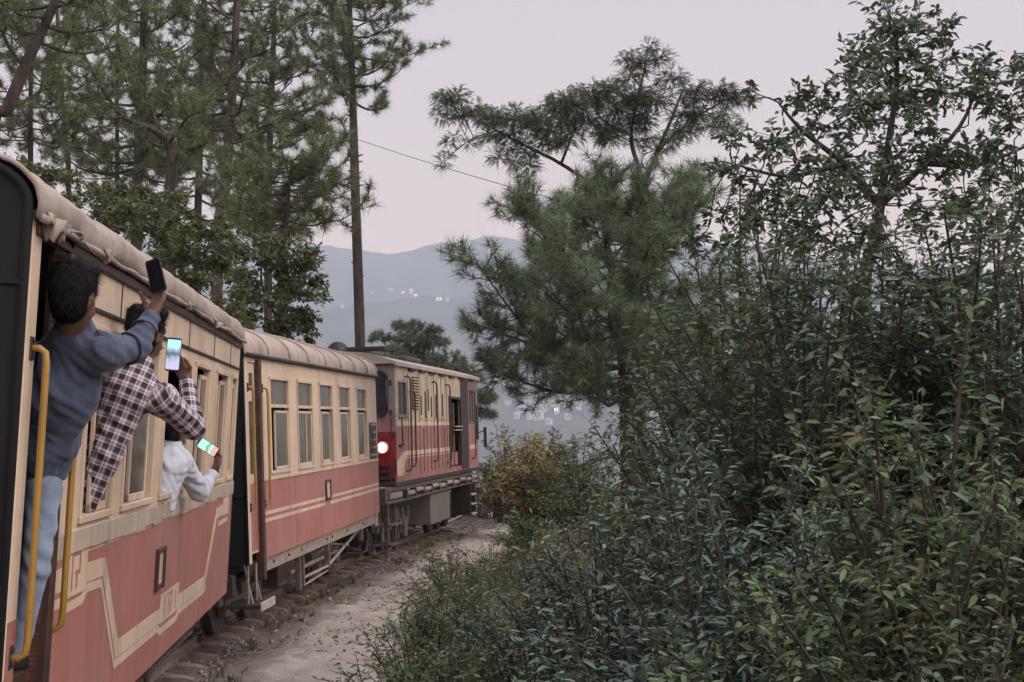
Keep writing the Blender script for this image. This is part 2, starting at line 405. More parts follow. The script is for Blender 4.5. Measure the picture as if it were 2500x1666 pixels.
# ---- track bed and dirt path: sheets along the line
def strip(name, d0, d1, y0, y1, nd, ny, z, amp, mat, sd, edge=0.0):
    ys = np.linspace(y0, y1, ny); V = []
    for y in ys:
        t = rail_dir(y); n = Vector((t.y, -t.x, 0)); bx = float(rail_x(y))
        for k in range(nd):
            d = d0 + (d1 - d0) * k / (nd - 1)
            if k == nd - 1 and edge: d += edge * (float(vnoise(y, 3.3, 0.8, sd)) - 0.5) * 2
            if k == 0 and edge: d += edge * 0.5 * (float(vnoise(y, 9.3, 1.3, sd)) - 0.5) * 2
            V.append((bx + n.x * d, y + n.y * d, 0))
    V = np.array(V); V[:, 2] = z + (fbm(V[:, 0], V[:, 1], 1.1, sd, 5) + .8 * fbm(V[:, 0], V[:, 1], 5.0, sd + 2, 3)) * amp
    i, j = np.meshgrid(np.arange(ny - 1), np.arange(nd - 1), indexing='ij')
    f = np.stack([i * nd + j, i * nd + j + 1, (i + 1) * nd + j + 1, (i + 1) * nd + j], -1).reshape(-1, 4)
    me = mesh_np(name, V, f); at_ = me.attributes.new('edge', 'FLOAT', 'POINT')          # distance from the strip's border, for a soft join of the two soils
    kk = np.tile(np.arange(nd), ny) / (nd - 1) * (d1 - d0); at_.data.foreach_set('value', np.minimum(kk, (d1 - d0) - kk).astype(np.float32))
    return tag(link(name, me, mat, smooth=True), kind='structure')
def dirtmat(name, a, b_, c_, sc, edge=None):
    m, nt, b = nodes_of(name)
    n1 = nz(nt, sc, detail=8, rough=0.65); n2 = nz(nt, 45, detail=4, rough=0.7); n3 = nz(nt, 6.5, detail=5, stretch=(1, 0.5, 1))
    c = ramp(nt, n1.outputs[0], [(0.3, a), (0.5, b_), (0.72, c_)])
    c2 = mixc(nt, ramp(nt, n2.outputs[0], [(0.55, (0, 0, 0)), (0.68, (0.55, 0.55, 0.55))]).outputs[0], c.outputs[0], tuple(x * 0.45 for x in b_))
    if edge:
        at_ = nt.nodes.new('ShaderNodeAttribute'); at_.attribute_name = 'edge'; n4 = nz(nt, 2.2, detail=6, rough=.7)
        ma = nt.nodes.new('ShaderNodeMath'); ma.operation = 'MULTIPLY_ADD'; ma.inputs[1].default_value = -1.1; nt.links.new(n4.outputs[0], ma.inputs[0]); nt.links.new(at_.outputs['Fac'], ma.inputs[2])
        fe = ramp(nt, ma.outputs[0], [(0.0, (0, 0, 0)), (0.22, (1, 1, 1))]); fe.color_ramp.elements[0].position = 0.0
        sh = nt.nodes.new('ShaderNodeMath'); sh.operation = 'ADD'; sh.inputs[1].default_value = 0.40; nt.links.new(ma.outputs[0], sh.inputs[0]); nt.links.new(sh.outputs[0], fe.inputs[0])
        c2 = mixc(nt, fe.outputs[0], edge, c2)
    nt.links.new(c2, b.inputs['Base Color']); b.inputs['Roughness'].default_value = 0.95
    add = nt.nodes.new('ShaderNodeMath'); add.operation = 'ADD'; nt.links.new(n2.outputs[0], add.inputs[0]); nt.links.new(n3.outputs[0], add.inputs[1])
    bump(nt, b, add.outputs[0], 0.8, 0.06); return m
BED = dirtmat('dusty_ballast_bed', (0.14, 0.112, 0.088), (0.235, 0.19, 0.158), (0.32, 0.265, 0.225), 3.0)
PATHM = dirtmat('pale_trodden_dirt', (0.34, 0.29, 0.25), (0.49, 0.425, 0.38), (0.60, 0.53, 0.48), 2.4, (0.27, 0.225, 0.19))
strip('track_bed', -2.4, 1.0, -10, 62, 34, 560, -0.172, 0.05, BED, 3)
strip('dirt_path', 0.88, 2.7, -4, 60, 34, 640, -0.160, 0.085, PATHM, 6, 0.30)

# ---- rails and pressed steel sleepers
track = empty('railway_track', loc=track_pt(10, -0.38, -0.1)); tag(track, 'narrow gauge railway track curving right under the train', 'railway track', kind='structure')
def place_child(o, parent):
    o.parent = parent; o.matrix_parent_inverse = Matrix.Translation(parent.location).inverted()
prof = [(-.046, -.10), (.046, -.10), (.046, -.090), (.010, -.078), (.010, -.030), (.026, -.020), (.027, -.004), (.020, 0.0), (-.020, 0.0), (-.027, -.004), (-.026, -.020), (-.010, -.030), (-.010, -.078), (-.046, -.090)]
for off in (0.0, -0.762):
    V, Fq = [], []; ys = np.linspace(-9, 62, 240); n = len(prof)
    for y in ys:
        for (a, z) in prof: V.append(track_pt(y, off + a, z))
    for i in range(len(ys) - 1):
        for k in range(n): Fq.append((i * n + k, i * n + (k + 1) % n, (i + 1) * n + (k + 1) % n, (i + 1) * n + k))
    mb = MB(); mb.v = [tuple(v) for v in V]; mb.f = Fq; mb.m = [1 if (i % n) == 7 else 0 for i in range(len(Fq))]
    o = mb.build('rail', [RAILST, RAILTOP]); place_child(o, track)
def sleeper_mesh():
    xs = [-.80, -.76, -.66, -.50, -.25, 0, .25, .50, .66, .76, .80]; hs = [-.10, -.025, .005, .014, .006, .0, .006, .014, .005, -.025, -.10]
    sec = [(-.072, -.12), (-.060, -.014), (-.040, .0), (.040, .0), (.060, -.014), (.072, -.12)]
    V, Fq = [], []
    for x, h in zip(xs, hs):
        k = 1 - max(0, abs(x) - .6) * 1.2
        for (y, z) in sec: V.append((x, y * k, h + z))
    n = len(sec)
    for i in range(len(xs) - 1):
        for j in range(n - 1): Fq.append((i * n + j, i * n + j + 1, (i + 1) * n + j + 1, (i + 1) * n + j))
    Fq += [tuple(range(n)), tuple((len(xs) - 1) * n + j for j in range(n))[::-1]]
    m = MB(); m.add(V, Fq)
    for sx in (-1, 1):
        for q in (-1, 1): m.bbox(sx * .381 + q * .055 - .022, sx * .381 + q * .055 + .022, -.045, .045, .0, .03, .005)   # rail clips
    me = m.mesh('sleeper'); me.materials.append(SLEEP)
    return me
sm_ = sleeper_mesh(); y = -4.0
while y < 60:
    p = track_pt(y, -0.381, -0.100 + random.uniform(-.008, .004)); t = rail_dir(y)
    o = bpy.data.objects.new('sleeper', sm_); COL.objects.link(o); place_child(o, track)
    o.location = p; o.rotation_euler = (random.uniform(-.02, .02), random.uniform(-.012, .012), -math.atan2(t.x, t.y) + random.uniform(-.03, .03))
    y += 0.665

# ---- loose stones, litter and grass along the line
def stones(n, dlo, dhi, ylo, yhi, smin, smax, zb, name, mat):
    base = np.array([[-1, -1, -.7], [1, -1, -.7], [1, 1, -.7], [-1, 1, -.7], [-.7, -.7, .7], [.7, -.7, .7], [.7, .7, .7], [-.7, .7, .7]], float)
    fc = np.array([[0, 3, 2, 1], [4, 5, 6, 7], [0, 1, 5, 4], [1, 2, 6, 5], [2, 3, 7, 6], [3, 0, 4, 7]])
    V = np.empty((n, 8, 3)); ys = ylo + (yhi - ylo) * rng.random(n) ** 1.3
    ds = dlo + (dhi - dlo) * rng.beta(1.6, 1.9, n)
    p = track_pts(ys, ds, zb)[:, None]; s = (smin * (smax / smin) ** (rng.random(n) ** 2.2))[:, None]
    v = base[None] * (s * rng.uniform(.5, 1.0, (n, 3)))[:, None] * rng.uniform(.7, 1.25, (n, 8, 3))
    a = rng.random((n, 1)) * 6.28; c, q = np.cos(a), np.sin(a)
    V[..., 0] = p[..., 0] + v[..., 0] * c - v[..., 1] * q; V[..., 1] = p[..., 1] + v[..., 0] * q + v[..., 1] * c; V[..., 2] = p[..., 2] + v[..., 2] + s * .25
    F_ = (fc[None] + (np.arange(n) * 8)[:, None, None]).reshape(-1, 4)
    return link(name, mesh_np(name, V.reshape(-1, 3), F_), mat)
def stonemat():
    m, nt, b = nodes_of('grey_brown_stones')
    g = nt.nodes.new('ShaderNodeNewGeometry')
    r = ramp(nt, g.outputs['Random Per Island'], [(0, (0.13, 0.105, 0.085)), (.5, (0.28, 0.235, 0.20)), (1, (0.46, 0.41, 0.37))])
    nt.links.new(r.outputs[0], b.inputs['Base Color']); b.inputs['Roughness'].default_value = 0.95; return m
STONEM = stonemat()
o = stones(8000, -1.2, 1.55, 8, 44,   .009, .040, -.178, 'ballast_stones', STONEM); tag(o, 'loose grey brown ballast stones scattered along the rails', 'ballast', kind='stuff')
o = stones(3000, .7, 3.0, 9, 40, .005, .034, -.158, 'path_pebbles', STONEM); tag(o, 'small pebbles strewn over the pale dirt path', 'pebbles', kind='stuff')
def litter(n):
    V = np.empty((n, 4, 3))
    for i in range(n):
        d = rng.beta(1.3, 1.6) * 3.6 - 1.0; yy = 8 + 34 * rng.random() ** 1.3; p = track_pt(yy, d, -.16 if d > .6 else -.17)
        s = rng.uniform(.02, .05); a = rng.random() * 6.28; u = np.array([math.cos(a), math.sin(a), rng.uniform(-.3, .3)]) * s; w = np.array([-math.sin(a), math.cos(a), rng.uniform(-.4, .4)]) * s * .45
        c = np.array(p) + [0, 0, rng.uniform(.004, .02)]
        V[i] = [c - u, c + w, c + u, c - w]
    return link('leaf_litter', mesh_np('leaf_litter', V.reshape(-1, 3), np.arange(n * 4).reshape(-1, 4)), leafmat('dry_litter', (0.12, 0.07, 0.04), (0.32, 0.22, 0.14), .1))
o = litter(3200); tag(o, 'dry brown leaves and needles littered beside the track', 'leaf litter', kind='stuff')
def blades(spots, name, mat, hmin, hmax, n, spread):
    V = []
    for (p, k) in spots:
        for _ in range(n):
            a = rng.random() * 6.28; r = spread * math.sqrt(rng.random()) * k; b = np.array([p[0] + math.cos(a) * r, p[1] + math.sin(a) * r, p[2]])
            h = rng.uniform(hmin, hmax) * k; l = rng.normal(0, .35, 2) * h; w = np.array([math.cos(a + 1.3), math.sin(a + 1.3), 0]) * .004 * (1 + h)
            m_ = b + [l[0] * .35, l[1] * .35, h * .6]; t = b + [l[0], l[1], h]
            V.append([b - w, b + w, m_ + w * .8, m_ - w * .8]); V.append([m_ - w * .8, m_ + w * .8, t, t])
    V = np.array(V); k = len(V)
    return link(name, mesh_np(name, V.reshape(-1, 3), np.arange(k * 4).reshape(-1, 4)), mat)
GRASSM = leafmat('dull_grass', (0.05, 0.06, 0.025), (0.14, 0.13, 0.06), .3, warm=(0.24, 0.19, 0.10), warmf=.3)
sp = [(track_pt(float(yy), float(dd), -.16), float(kk)) for yy, dd, kk in zip(rng.uniform(10, 34, 80), rng.choice([.55, .75, .95, -.2, .62], 80) + rng.normal(0, .1, 80), rng.uniform(.4, .85, 80))]
o = blades(sp, 'track_grass', GRASSM, .08, .22, 26, .14); tag(o, 'short half dry grass tufts growing between sleeper ends and path', 'grass', kind='stuff')

# ================================================================== the train
def frame(X, Y, ya, ro, z, pi):
    f = Vector((math.sin(ya) * math.cos(pi), math.cos(ya) * math.cos(pi), math.sin(pi))); r = Vector((math.cos(ya), -math.sin(ya), 0)); k = r.cross(f)
    rr_ = r * math.cos(ro) - k * math.sin(ro); uu = k * math.cos(ro) + r * math.sin(ro)
    return Matrix(((rr_.x, f.x, uu.x, X), (rr_.y, f.y, uu.y, Y), (rr_.z, f.z, uu.z, z), (0, 0, 0, 1)))
M1 = frame(-2.1305, 5.5, -.0896, .0532, .1298, -.0034)
M2 = frame(-2.8751, 15, .0738, -.0293, .0884, .0049)
M3 = frame(-2.0759, 25, .1435, -.0171, .0231, .0012)

def wall_holes(mb, u0, u1, w0, w1, holes, xo, xi):
    holes = [(max(u0, h[0]), min(u1, h[1]), max(w0, h[2]), min(w1, h[3])) for h in holes]
    us = sorted({u0, u1, *[h[0] for h in holes], *[h[1] for h in holes]}); ws = sorted({w0, w1, *[h[2] for h in holes], *[h[3] for h in holes]})
    inh = lambda u, w: any(h[0] < u < h[1] and h[2] < w < h[3] for h in holes)
    solid = {}
    for i in range(len(us) - 1):
        for j in range(len(ws) - 1): solid[(i, j)] = not inh((us[i] + us[i + 1]) / 2, (ws[j] + ws[j + 1]) / 2)
    q = lambda x, a, b, c, d: [(x, a, c), (x, b, c), (x, b, d), (x, a, d)]
    for (i, j), s in solid.items():
        if not s: continue
        a, b, c, d = us[i], us[i + 1], ws[j], ws[j + 1]
        mb.add(q(xo, a, b, c, d), [(0, 1, 2, 3)]); mb.add(q(xi, a, b, c, d), [(3, 2, 1, 0)])
        if not solid.get((i - 1, j)): mb.add([(xo, a, c), (xo, a, d), (xi, a, d), (xi, a, c)], [(0, 1, 2, 3)])
        if not solid.get((i + 1, j)): mb.add([(xo, b, c), (xo, b, d), (xi, b, d), (xi, b, c)], [(3, 2, 1, 0)])
        if not solid.get((i, j - 1)): mb.add([(xo, a, c), (xo, b, c), (xi, b, c), (xi, a, c)], [(3, 2, 1, 0)])
        if not solid.get((i, j + 1)): mb.add([(xo, a, d), (xo, b, d), (xi, b, d), (xi, a, d)], [(0, 1, 2, 3)])
    return mb

def arch(W, rise, n=28, p=2.35):
    out = []
    for k in range(n + 1):
        a = math.pi * k / n; c, s = math.cos(a), math.sin(a)
        x = math.copysign(abs(c) ** (2 / p), c); z = abs(s) ** (2 / p)
        out.append((-W / 2 + x * W / 2, z * rise))
    return out            # from right (x=0) over the top to the left (x=-W)

def roof_mesh(W, G, u0, u1, rise, ny, over, wr, seed):
    pr = arch(W + 2 * over, rise, 34); V = []; n = len(pr) + 2
    for i in range(ny + 1):
        u = u0 + (u1 - u0) * i / ny
        drop = .045 + wr * .05 * (float(vnoise(u, 1.0, 3.1, seed)) - .3)
        for k in range(n):
            if k == 0: x, z = over + .004, -drop
            elif k == n - 1: x, z = -W - over - .004, -drop
            else: x, z = pr[k - 1][0] + over, pr[k - 1][1]
            dz = 0
            if wr and 0 < k < n - 1:
                th = k / n
                dz = wr * (0.020 * float(fbm(u, th * 6, 1.7, seed, 5)) + .022 * abs(float(vnoise(u * 2.9 + th * 11, th * 6, 1.0, seed + 3)) - .5) + .016 * float(vnoise(u * 8 - th * 14, th * 12, 1.0, seed + 5)))
            nx, nzv = (x + W / 2) / (W / 2), 1.0; l = math.hypot(nx, nzv)
            V.append((x + dz * nx / l, u, G + z + dz * nzv / l))
    f = [(i * n + k, i * n + k + 1, (i + 1) * n + k + 1, (i + 1) * n + k) for i in range(ny) for k in range(n - 1)]
    mb = MB(); mb.add(V, f)
    return mb

def ribbon(mb, pts, t, x, dx=.003):
    """painted band of width t along a (u,w) polyline, mitred, a skin proud of the panel"""
    P = [Vector(p) for p in pts]; L, R = [], []
    for i, p in enumerate(P):
        d0 = (P[i] - P[i - 1]).normalized() if i else None; d1 = (P[i + 1] - P[i]).normalized() if i < len(P) - 1 else None
        if d0 is None: nn = Vector((-d1.y, d1.x)); s = 1
        elif d1 is None: nn = Vector((-d0.y, d0.x)); s = 1
        else:
            n0, n1 = Vector((-d0.y, d0.x)), Vector((-d1.y, d1.x)); nn = (n0 + n1).normalized(); s = 1 / max(.35, nn.dot(n0))
        L.append(p + nn * t / 2 * s); R.append(p - nn * t / 2 * s)
    for i in range(len(P) - 1):
        poly = [L[i], L[i + 1], R[i + 1], R[i]]
        mb.prism([(q.x, q.y) for q in poly], 0, x, x + dx)
    return mb

def handrail(name, root, u, w0, w1, mat, out=.065, r=.017, lower_dark=True, du=0.0):
    pts = [(0.0, u, w1 + .015), (out * .55, u + du * .5, w1 + .018), (out * .9, u + du, w1), (out, u + du, w1 - .05)]
    pts += [(out, u + du, w1 - .05 - (w1 - w0 - .1) * k / 5) for k in range(1, 6)]
    pts += [(out * .92, u + du, w0), (out * .5, u + du * .5, w0 - .022), (0.0, u, w0 - .02)]
    h = MB().tube(pts, r, 10).build(name, mat, root, True)
    for w in (w1 + .015, w0 - .02):
        b = MB(); b.bbox(0.0, .012, u - .03, u + .03, w - .05, w + .05, .004); b.cyl((.016, u, w + .032), 0, .009, .012, 6); b.cyl((.016, u, w - .032), 0, .009, .012, 6)
        b.build('bracket', DARKST, h)
    return h

def bogie(root, uc, cx, zr, name='bogie'):
    """two axles on a plated side frame; cx = track centre in coach coordinates, zr = rail level"""
    g = MB()
    for s in (-1, 1):
        x = cx + s * .52
        g.bbox(x - .03, x + .03, uc - .95, uc + .95, zr + .34, zr + .46, .01)
        g.bbox(x - .035, x + .035, uc - .28, uc + .28, zr + .20, zr + .34, .01)
        for q in (-1, 1):
            g.bbox(x - .06, x + .06, uc + q * .68 - .10, uc + q * .68 + .10, zr + .20, zr + .42, .015)
        for k in range(5): g.tube([(x, uc - .09 + k * .045, zr + .22), (x, uc - .09 + k * .045, zr + .36)], .02, 6)
    g.bbox(cx - .6, cx + .6, uc - .16, uc + .16, zr + .40, zr + .56, .01)
    b = g.build(name, UNDER, root)
    for q in (-1, 1):
        for s in (-1, 1):
            w = MB(); c = (cx + s * .40, uc + q * .68, zr + .30)
            w.cyl(c, 0, .30, .09, 28); w.cyl((c[0] - s * .055, c[1], c[2]), 0, .335, .022, 28)
            w.cyl((c[0] + s * .05, c[1], c[2]), 0, .10, .05, 14)
            w.build('wheel', DARKST, b, False)
        MB().cyl((cx, uc + q * .68, zr + .30), 0, .05, .8, 10).build('axle', DARKST, b)
    return b

def window(root, a, b, w0, w1, upper=None, sash=(.0, 1.0), xo=.0, frame_m=None, sash_m=None, ft=.035):
    """framed window in the side: frame > sliding sash, pane (and a fixed upper pane)"""
    frame_m = frame_m or CREAM2; sash_m = sash_m or CREAM2
    f = MB(); x0, x1 = -.045, xo + .012
    f.bbox(x0, x1, a - .012, a + ft, w0, w1, .004); f.bbox(x0, x1, b - ft, b + .012, w0, w1, .004)
    f.bbox(x0, x1 + .006, a - .012, b + .012, w1 - ft, w1 + .012, .004); f.bbox(x0, x1 + .008, a - .012, b + .012, w0 - .012, w0 + .025, .004)
    top = w1 - ft
    if upper:
        f.bbox(x0, x1 + .004, a + ft, b - ft, upper - .02, upper + .02, .004)
    o = f.build('window', frame_m, root)
    if upper:
        MB().box(-.030, -.024, a + ft, b - ft, upper + .02, top).build('upper_pane', GLASS, o); top = upper - .02
    sa, sb = a + ft + (b - a - 2 * ft) * sash[0], a + ft + (b - a - 2 * ft) * sash[1]
    if sb - sa > .05:
        s = MB(); t = .035; lo, hi = w0 + .028, top - .03 if upper else top - .05
        s.bbox(-.030, -.008, sa, sa + t * .8, lo, hi, .003); s.bbox(-.030, -.008, sb - t * .8, sb, lo, hi, .003)
        s.bbox(-.030, -.008, sa, sb, hi - t, hi, .003); s.bbox(-.030, -.008, sa, sb, lo, lo + t * 1.2, .003)
        so = s.build('sash', sash_m, o)
        MB().box(-.021, -.016, sa + t * .8, sb - t * .8, lo + t * 1.2, hi - t).build('pane', GLASS, o)
    return o

def shell(root, W, L0, L1, S, G, rise, floor, mat_left=None):
    """left side, floor, ceiling and the black end walls"""
    MB().box(-W, -W + .05, L0, L1, S, G).build('left_wall', RED, root)
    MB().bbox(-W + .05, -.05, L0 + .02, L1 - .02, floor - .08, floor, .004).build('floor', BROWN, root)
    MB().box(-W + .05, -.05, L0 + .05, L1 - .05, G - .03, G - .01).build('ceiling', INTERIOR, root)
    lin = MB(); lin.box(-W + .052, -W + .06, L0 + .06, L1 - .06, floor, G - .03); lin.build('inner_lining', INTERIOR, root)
    for u0, u1, nm in ((L0 - .03, L0 + .012, 'end_wall'), (L1 - .012, L1 + .03, 'end_wall')):
        pr = [(x * .985 - W * .0075, G + z * .985) for x, z in arch(W, rise, 40)]
        poly = [(-.004, S)] + pr + [(-W + .004, S)]
        e = MB().prism(poly, 1, u0, u1); eo = e.build(nm, BLACKP, root)
        rim = [(p[0], (u0 if u0 < L0 else u1), p[1]) for p in [(-.012, S)] + pr + [(-W + .012, S)]]
        MB().tube(rim, .020, 8).build('end_rim', BLACKP, eo, True)
        sgn = -1 if u0 < L0 else 1; ue = u0 if sgn < 0 else u1
        for w in (S + .75, G - .31): MB().bbox(-W + .03, -.03, min(ue, ue + sgn * .012), max(ue, ue + sgn * .012), w - .012, w + .012, .003).build('seam_strip', BLACKP, eo)

# ------------------------------------------------------------------ coach nearest the camera
S, B, G, W, L = .72, 1.66, 3.19, 2.15, 7.72
c1 = empty('passenger_coach', M1)
tag(c1, 'nearest cream and red coach with black end wall, lightning stripe and men leaning out', 'train coach', 'passenger coaches of the hill train')
RISE = .29
DA, DB = .13, .56
WIN1 = [(1.165, 1.90), (2.20, 3.15), (3.46, 4.36), (4.79, 5.58), (6.04, 6.80), (7.12, 7.52)]
lowp = wall_holes(MB(), 0.0, L, S, B, [(DA, DB, S - 1, B + 1)], .0, -.05); lowp.build('lower_panel', RED, c1)
upp = wall_holes(MB(), 0.0, L, B, G, [(DA, DB, B - .1, 3.10)] + [(a, b, 1.83, 2.80) for a, b in WIN1], -.002, -.05); upp.build('upper_panel', CREAM, c1)
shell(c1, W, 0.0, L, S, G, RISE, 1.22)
rf = roof_mesh(W, G + .01, -.05, L + .05, RISE, 220, .035, 1.0, 4).build('roof', ROOFM, c1, True)
mo = rf.modifiers.new('thick', 'SOLIDIFY'); mo.thickness = .02
# torn canvas lip and dark drip line under the eave
gl = MB(); pts = []
for i in range(80):
    u = -.04 + (L + .08) * i / 79; pts.append((.036 + .014 * float(vnoise(u, 0, 4, 2)), u, G - .035 + .03 * (float(vnoise(u, 4, 2.3, 5)) - .5)))
gl.tube(pts, [.009 + .012 * float(vnoise(i, 0, .7, 8)) for i in range(80)], 8); gl.build('canvas_lip', ROOFM, rf, True)
for fu, fw, fl in ((.02, .10, .13), (.22, .16, .10), (.55, .12, .09), (1.15, .2, .07), (2.6, .16, .08), (3.9, .22, .06), (5.3, .18, .07)):      # torn flaps of canvas
    fp = MB(); n_ = 5; V_ = []
    for i in range(n_ + 1):
        for j in range(4):
            t = j / 3; V_.append((.044 + .045 * t * math.sin(t * 2.4 + i) + .012 * i % .02, fu + fw * i / n_ + .01 * math.sin(3 * t + i), G - .01 - fl * t * (.55 + .45 * math.sin(2.1 * i + fu * 7))))
    fp.add(V_, [(i * 4 + j, i * 4 + j + 1, i * 4 + j + 5, i * 4 + j + 4) for i in range(n_) for j in range(3)]); fo_ = fp.build('canvas_flap', ROOFM, rf, True); ms_ = fo_.modifiers.new('thick', 'SOLIDIFY'); ms_.thickness = .006
MB().bbox(.0, .022, .02, L - .02, G - .105, G - .055, .004).build('drip_moulding', BROWN, c1)
MB().bbox(.0, .014, .62, L - .02, 2.872, 2.892, .003).build('head_moulding', SOOT, c1)
for u in (.60, 1.07, 1.88, 3.10, 4.40, 5.80, 6.95):
    MB().box(-.002, .003, u - .006, u + .006, 2.893, G - .106).build('panel_seam', SOOT, c1)
for u in (5.78, 2.04, 6.52):
    MB().box(0, .0025, u - .004, u + .004, S + .01, B - .03).build('panel_seam', RED, c1)
bl = MB()
uu_ = .62
while uu_ < L - .05:                       # chipped wooden belt rail in short lengths
    n_ = min(uu_ + random.uniform(.28, .55), L - .01); h = random.uniform(-.012, .012)
    bl.bbox(.0, .012 + h * .4, uu_, n_ - .006, B + .01 + h, B + .135 + h * .5, .008); uu_ = n_
bl.build('belt_rail', BELTM, c1)
for i, (a, b) in enumerate(WIN1):
    window(c1, a, b, 1.83, 2.80, None, [(.36, 1.0), (.26, .88), (.93, 1.0), (.45, 1.0), (.42, 1.0), (.3, 1.0)][i], ft=.03, sash_m=CREAM2)
cp = MB().bbox(-.06, .006, -.012, DA, S, G - .05, .006).build('corner_post', CREAM, c1)
MB().bbox(.006, .009, -.004, DA - .006, S + .05, 1.50, .001).build('painted_band', RED, cp)
MB().bbox(-.08, .035, DB, DB + .085, .38, 3.08, .008).build('door_post', BROWN, c1)
# open door leaf, swung inwards
d = MB(); d.bbox(-.62, -.07, DA + .005, DA + .045, .97, 3.06, .006); do = d.build('door', BROWN, c1)
MB().bbox(-.50, -.18, DA + .046, DA + .052, 2.1, 2.85, .002).build('door_pane', GLASSD, do)
MB().bbox(-.2, -.1, DA + .046, DA + .06, 1.8, 1.95, .003).build('door_handle', DARKST, do)
handrail('handrail', c1, .07, 1.37, 2.60, YELLOW, .072, .0155)
handrail('handrail', c1, .67, 1.40, 2.62, YELLOW, .068, .0155)
st = MB()
for w, o_ in ((.42, .16), (.66, .10)): st.bbox(-.16, o_, DA - .06, DB + .05, w, w + .03, .005)
for u in (DA - .05, DB + .03): st.bbox(-.05, -.01, u - .015, u + .015, .40, .95, .004)
st.build('door_step', DARKST, c1)
# painted lightning stripe
def stripe(pts, t, mat=None, parent=None, x=0, dx=.003, name='painted_stripe'): return ribbon(MB(), pts, t, x, dx).build(name, mat or STRIPE, parent)
for pts, t in (([(.66, 1.575), (.92, 1.575)], .11), ([(1.41, 1.555), (1.845, 1.545), (2.345, 1.025), (3.80, 1.020)], .10), ([(4.60, 1.018), (6.035, 1.01), (6.60, 1.545), (7.02, 1.56)], .095),
               ([(.66, 1.468), (.88, 1.468), (.98, 1.425), (1.36, 1.428), (1.46, 1.475), (1.800, 1.462), (2.30, .945), (3.74, .942), (3.84, .905), (4.54, .905), (4.64, .942), (6.09, .935), (6.12, .97)], .045), ([(6.75, 1.44), (7.4, 1.45)], .04)):
    stripe(pts, t, None, c1)
for (a, b, lo, hi) in ((.90, 1.42, 1.472, 1.712), (3.80, 4.60, .962, 1.160), (7.02, 7.46, 1.50, 1.67)):
    so = MB().box(0, .0045, a, b, lo, hi).build('painted_panel', STRIPE, c1)
    if a > 7: continue
    cx_, cz_ = (a + b) / 2, (lo + hi) / 2; k = (hi - lo) / .24              # outlined mark inside the panel
    stripe([(cx_ - .07 * k, cz_ - .09 * k), (cx_ - .07 * k, cz_ + .085 * k), (cx_ + .09 * k, cz_ + .085 * k), (cx_ + .09 * k, cz_ - .01), (cx_, cz_ - .01)], .022, RED, so, .0045, .002, 'painted_mark')
    MB().box(.0045, .0065, cx_ + .02, cx_ + .045, cz_ - .09 * k, cz_ - .022).build('painted_mark', RED, so)
    if k < 1:
        for q_ in (-.25, .23): MB().box(.0045, .0065, cx_ + q_, cx_ + q_ + .02, cz_ - .07, cz_ + .07).build('painted_mark', RED, so)
def slot(root, u0, u1, w0, w1):
    f = MB(); t = .035
    f.bbox(0, .025, u0, u0 + t, w0, w1, .004); f.bbox(0, .025, u1 - t, u1, w0, w1, .004); f.bbox(0, .020, u0 + t, u1 - t, w0, w0 + t, .004); f.bbox(0, .020, u0 + t, u1 - t, w1 - t, w1, .004)
    o = f.build('card_holder', BROWN, root)
    MB().bbox(.0, .008, u0 + t, u1 - t, w0 + t, w1 - t, .001).build('card', CREAM2, o)
slot(c1, 3.50, 3.80, 1.215, 1.495)
MB().bbox(-.62, -.50, .3, L - .1, .56, S + .04, .008).build('sole_bar', UNDER, c1)
bogie(c1, 1.75, -1.09, -.13); bogie(c1, 6.0, -1.09, -.13)
pp = MB(); pp.tube([(-.25, .8, .42), (-.25, 7.2, .42)], .025, 8); pp.tube([(-.2, 3.0, .58), (-.2, 3.2, .30), (-.2, 4.6, .30), (-.2, 4.8, .58)], .02, 8)
pp.bbox(-.9, -.35, 3.4, 4.5, .22, .55, .02); pp.build('brake_gear', UNDER, c1)
MB().bbox(-1.25, -.9, L, L + .55, .42, .60, .02).build('coupler', DARKST, c1)
def end_fitting(root, u, sgn):
    m = MB(); m.bbox(-2.0, -.15, min(u, u + sgn * .12), max(u, u + sgn * .12), .48, .72, .01)
    for x in (-1.75, -.40): m.cyl((x, u + sgn * .22, .60), 1, .12, .08, 16); m.cyl((x, u + sgn * .12, .60), 1, .05, .2, 10)
    m.build('buffer_beam', DARKST, root)
end_fitting(c1, L + .03, 1)

# ------------------------------------------------------------------ second coach
S, B, G, W, L = .82, 1.713, 3.1665, 2.10, 8.28
c2 = empty('passenger_coach', M2)
tag(c2, 'second cream and red coach with five tall windows, coupled behind the locomotive', 'train coach', 'passenger coaches of the hill train')
RISE = .40; DA, DB = .06, .42
WIN2 = [(1.02, 1.975), (2.42, 3.31), (3.74, 4.63), (5.06, 5.94), (6.45, 7.32)]
wall_holes(MB(), -.04, L, S, B, [(DA, DB, S - 1, B + 1)], .0, -.05).build('lower_panel', RED, c2)
wall_holes(MB(), -.04, L, B, G, [(DA, DB, B - .1, 3.06)] + [(a, b, 1.78, 2.92) for a, b in WIN2], -.002, -.05).build('upper_panel', CREAM, c2)
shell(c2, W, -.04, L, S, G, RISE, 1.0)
rf = roof_mesh(W, G + .01, -.12, L + .04, RISE, 90, .035, .35, 11).build('roof', ROOFP, c2, True)
mo = rf.modifiers.new('thick', 'SOLIDIFY'); mo.thickness = .02
for u in (.85, 1.90, 2.95, 4.05, 5.12, 6.20, 7.28, 8.20):
    pr = arch(W + .09, RISE + .012, 30); r_ = MB().tube([(x + .045, u + random.uniform(-.004, .004), G + .012 + z) for x, z in pr], .018, 6)
    r_.build('roof_seam', ROOFM, rf, True)
MB().tube([(.036, -.1 + (L + .1) * i / 40, G - .03) for i in range(41)], .022, 8).build('gutter', SOOT, c2, True)
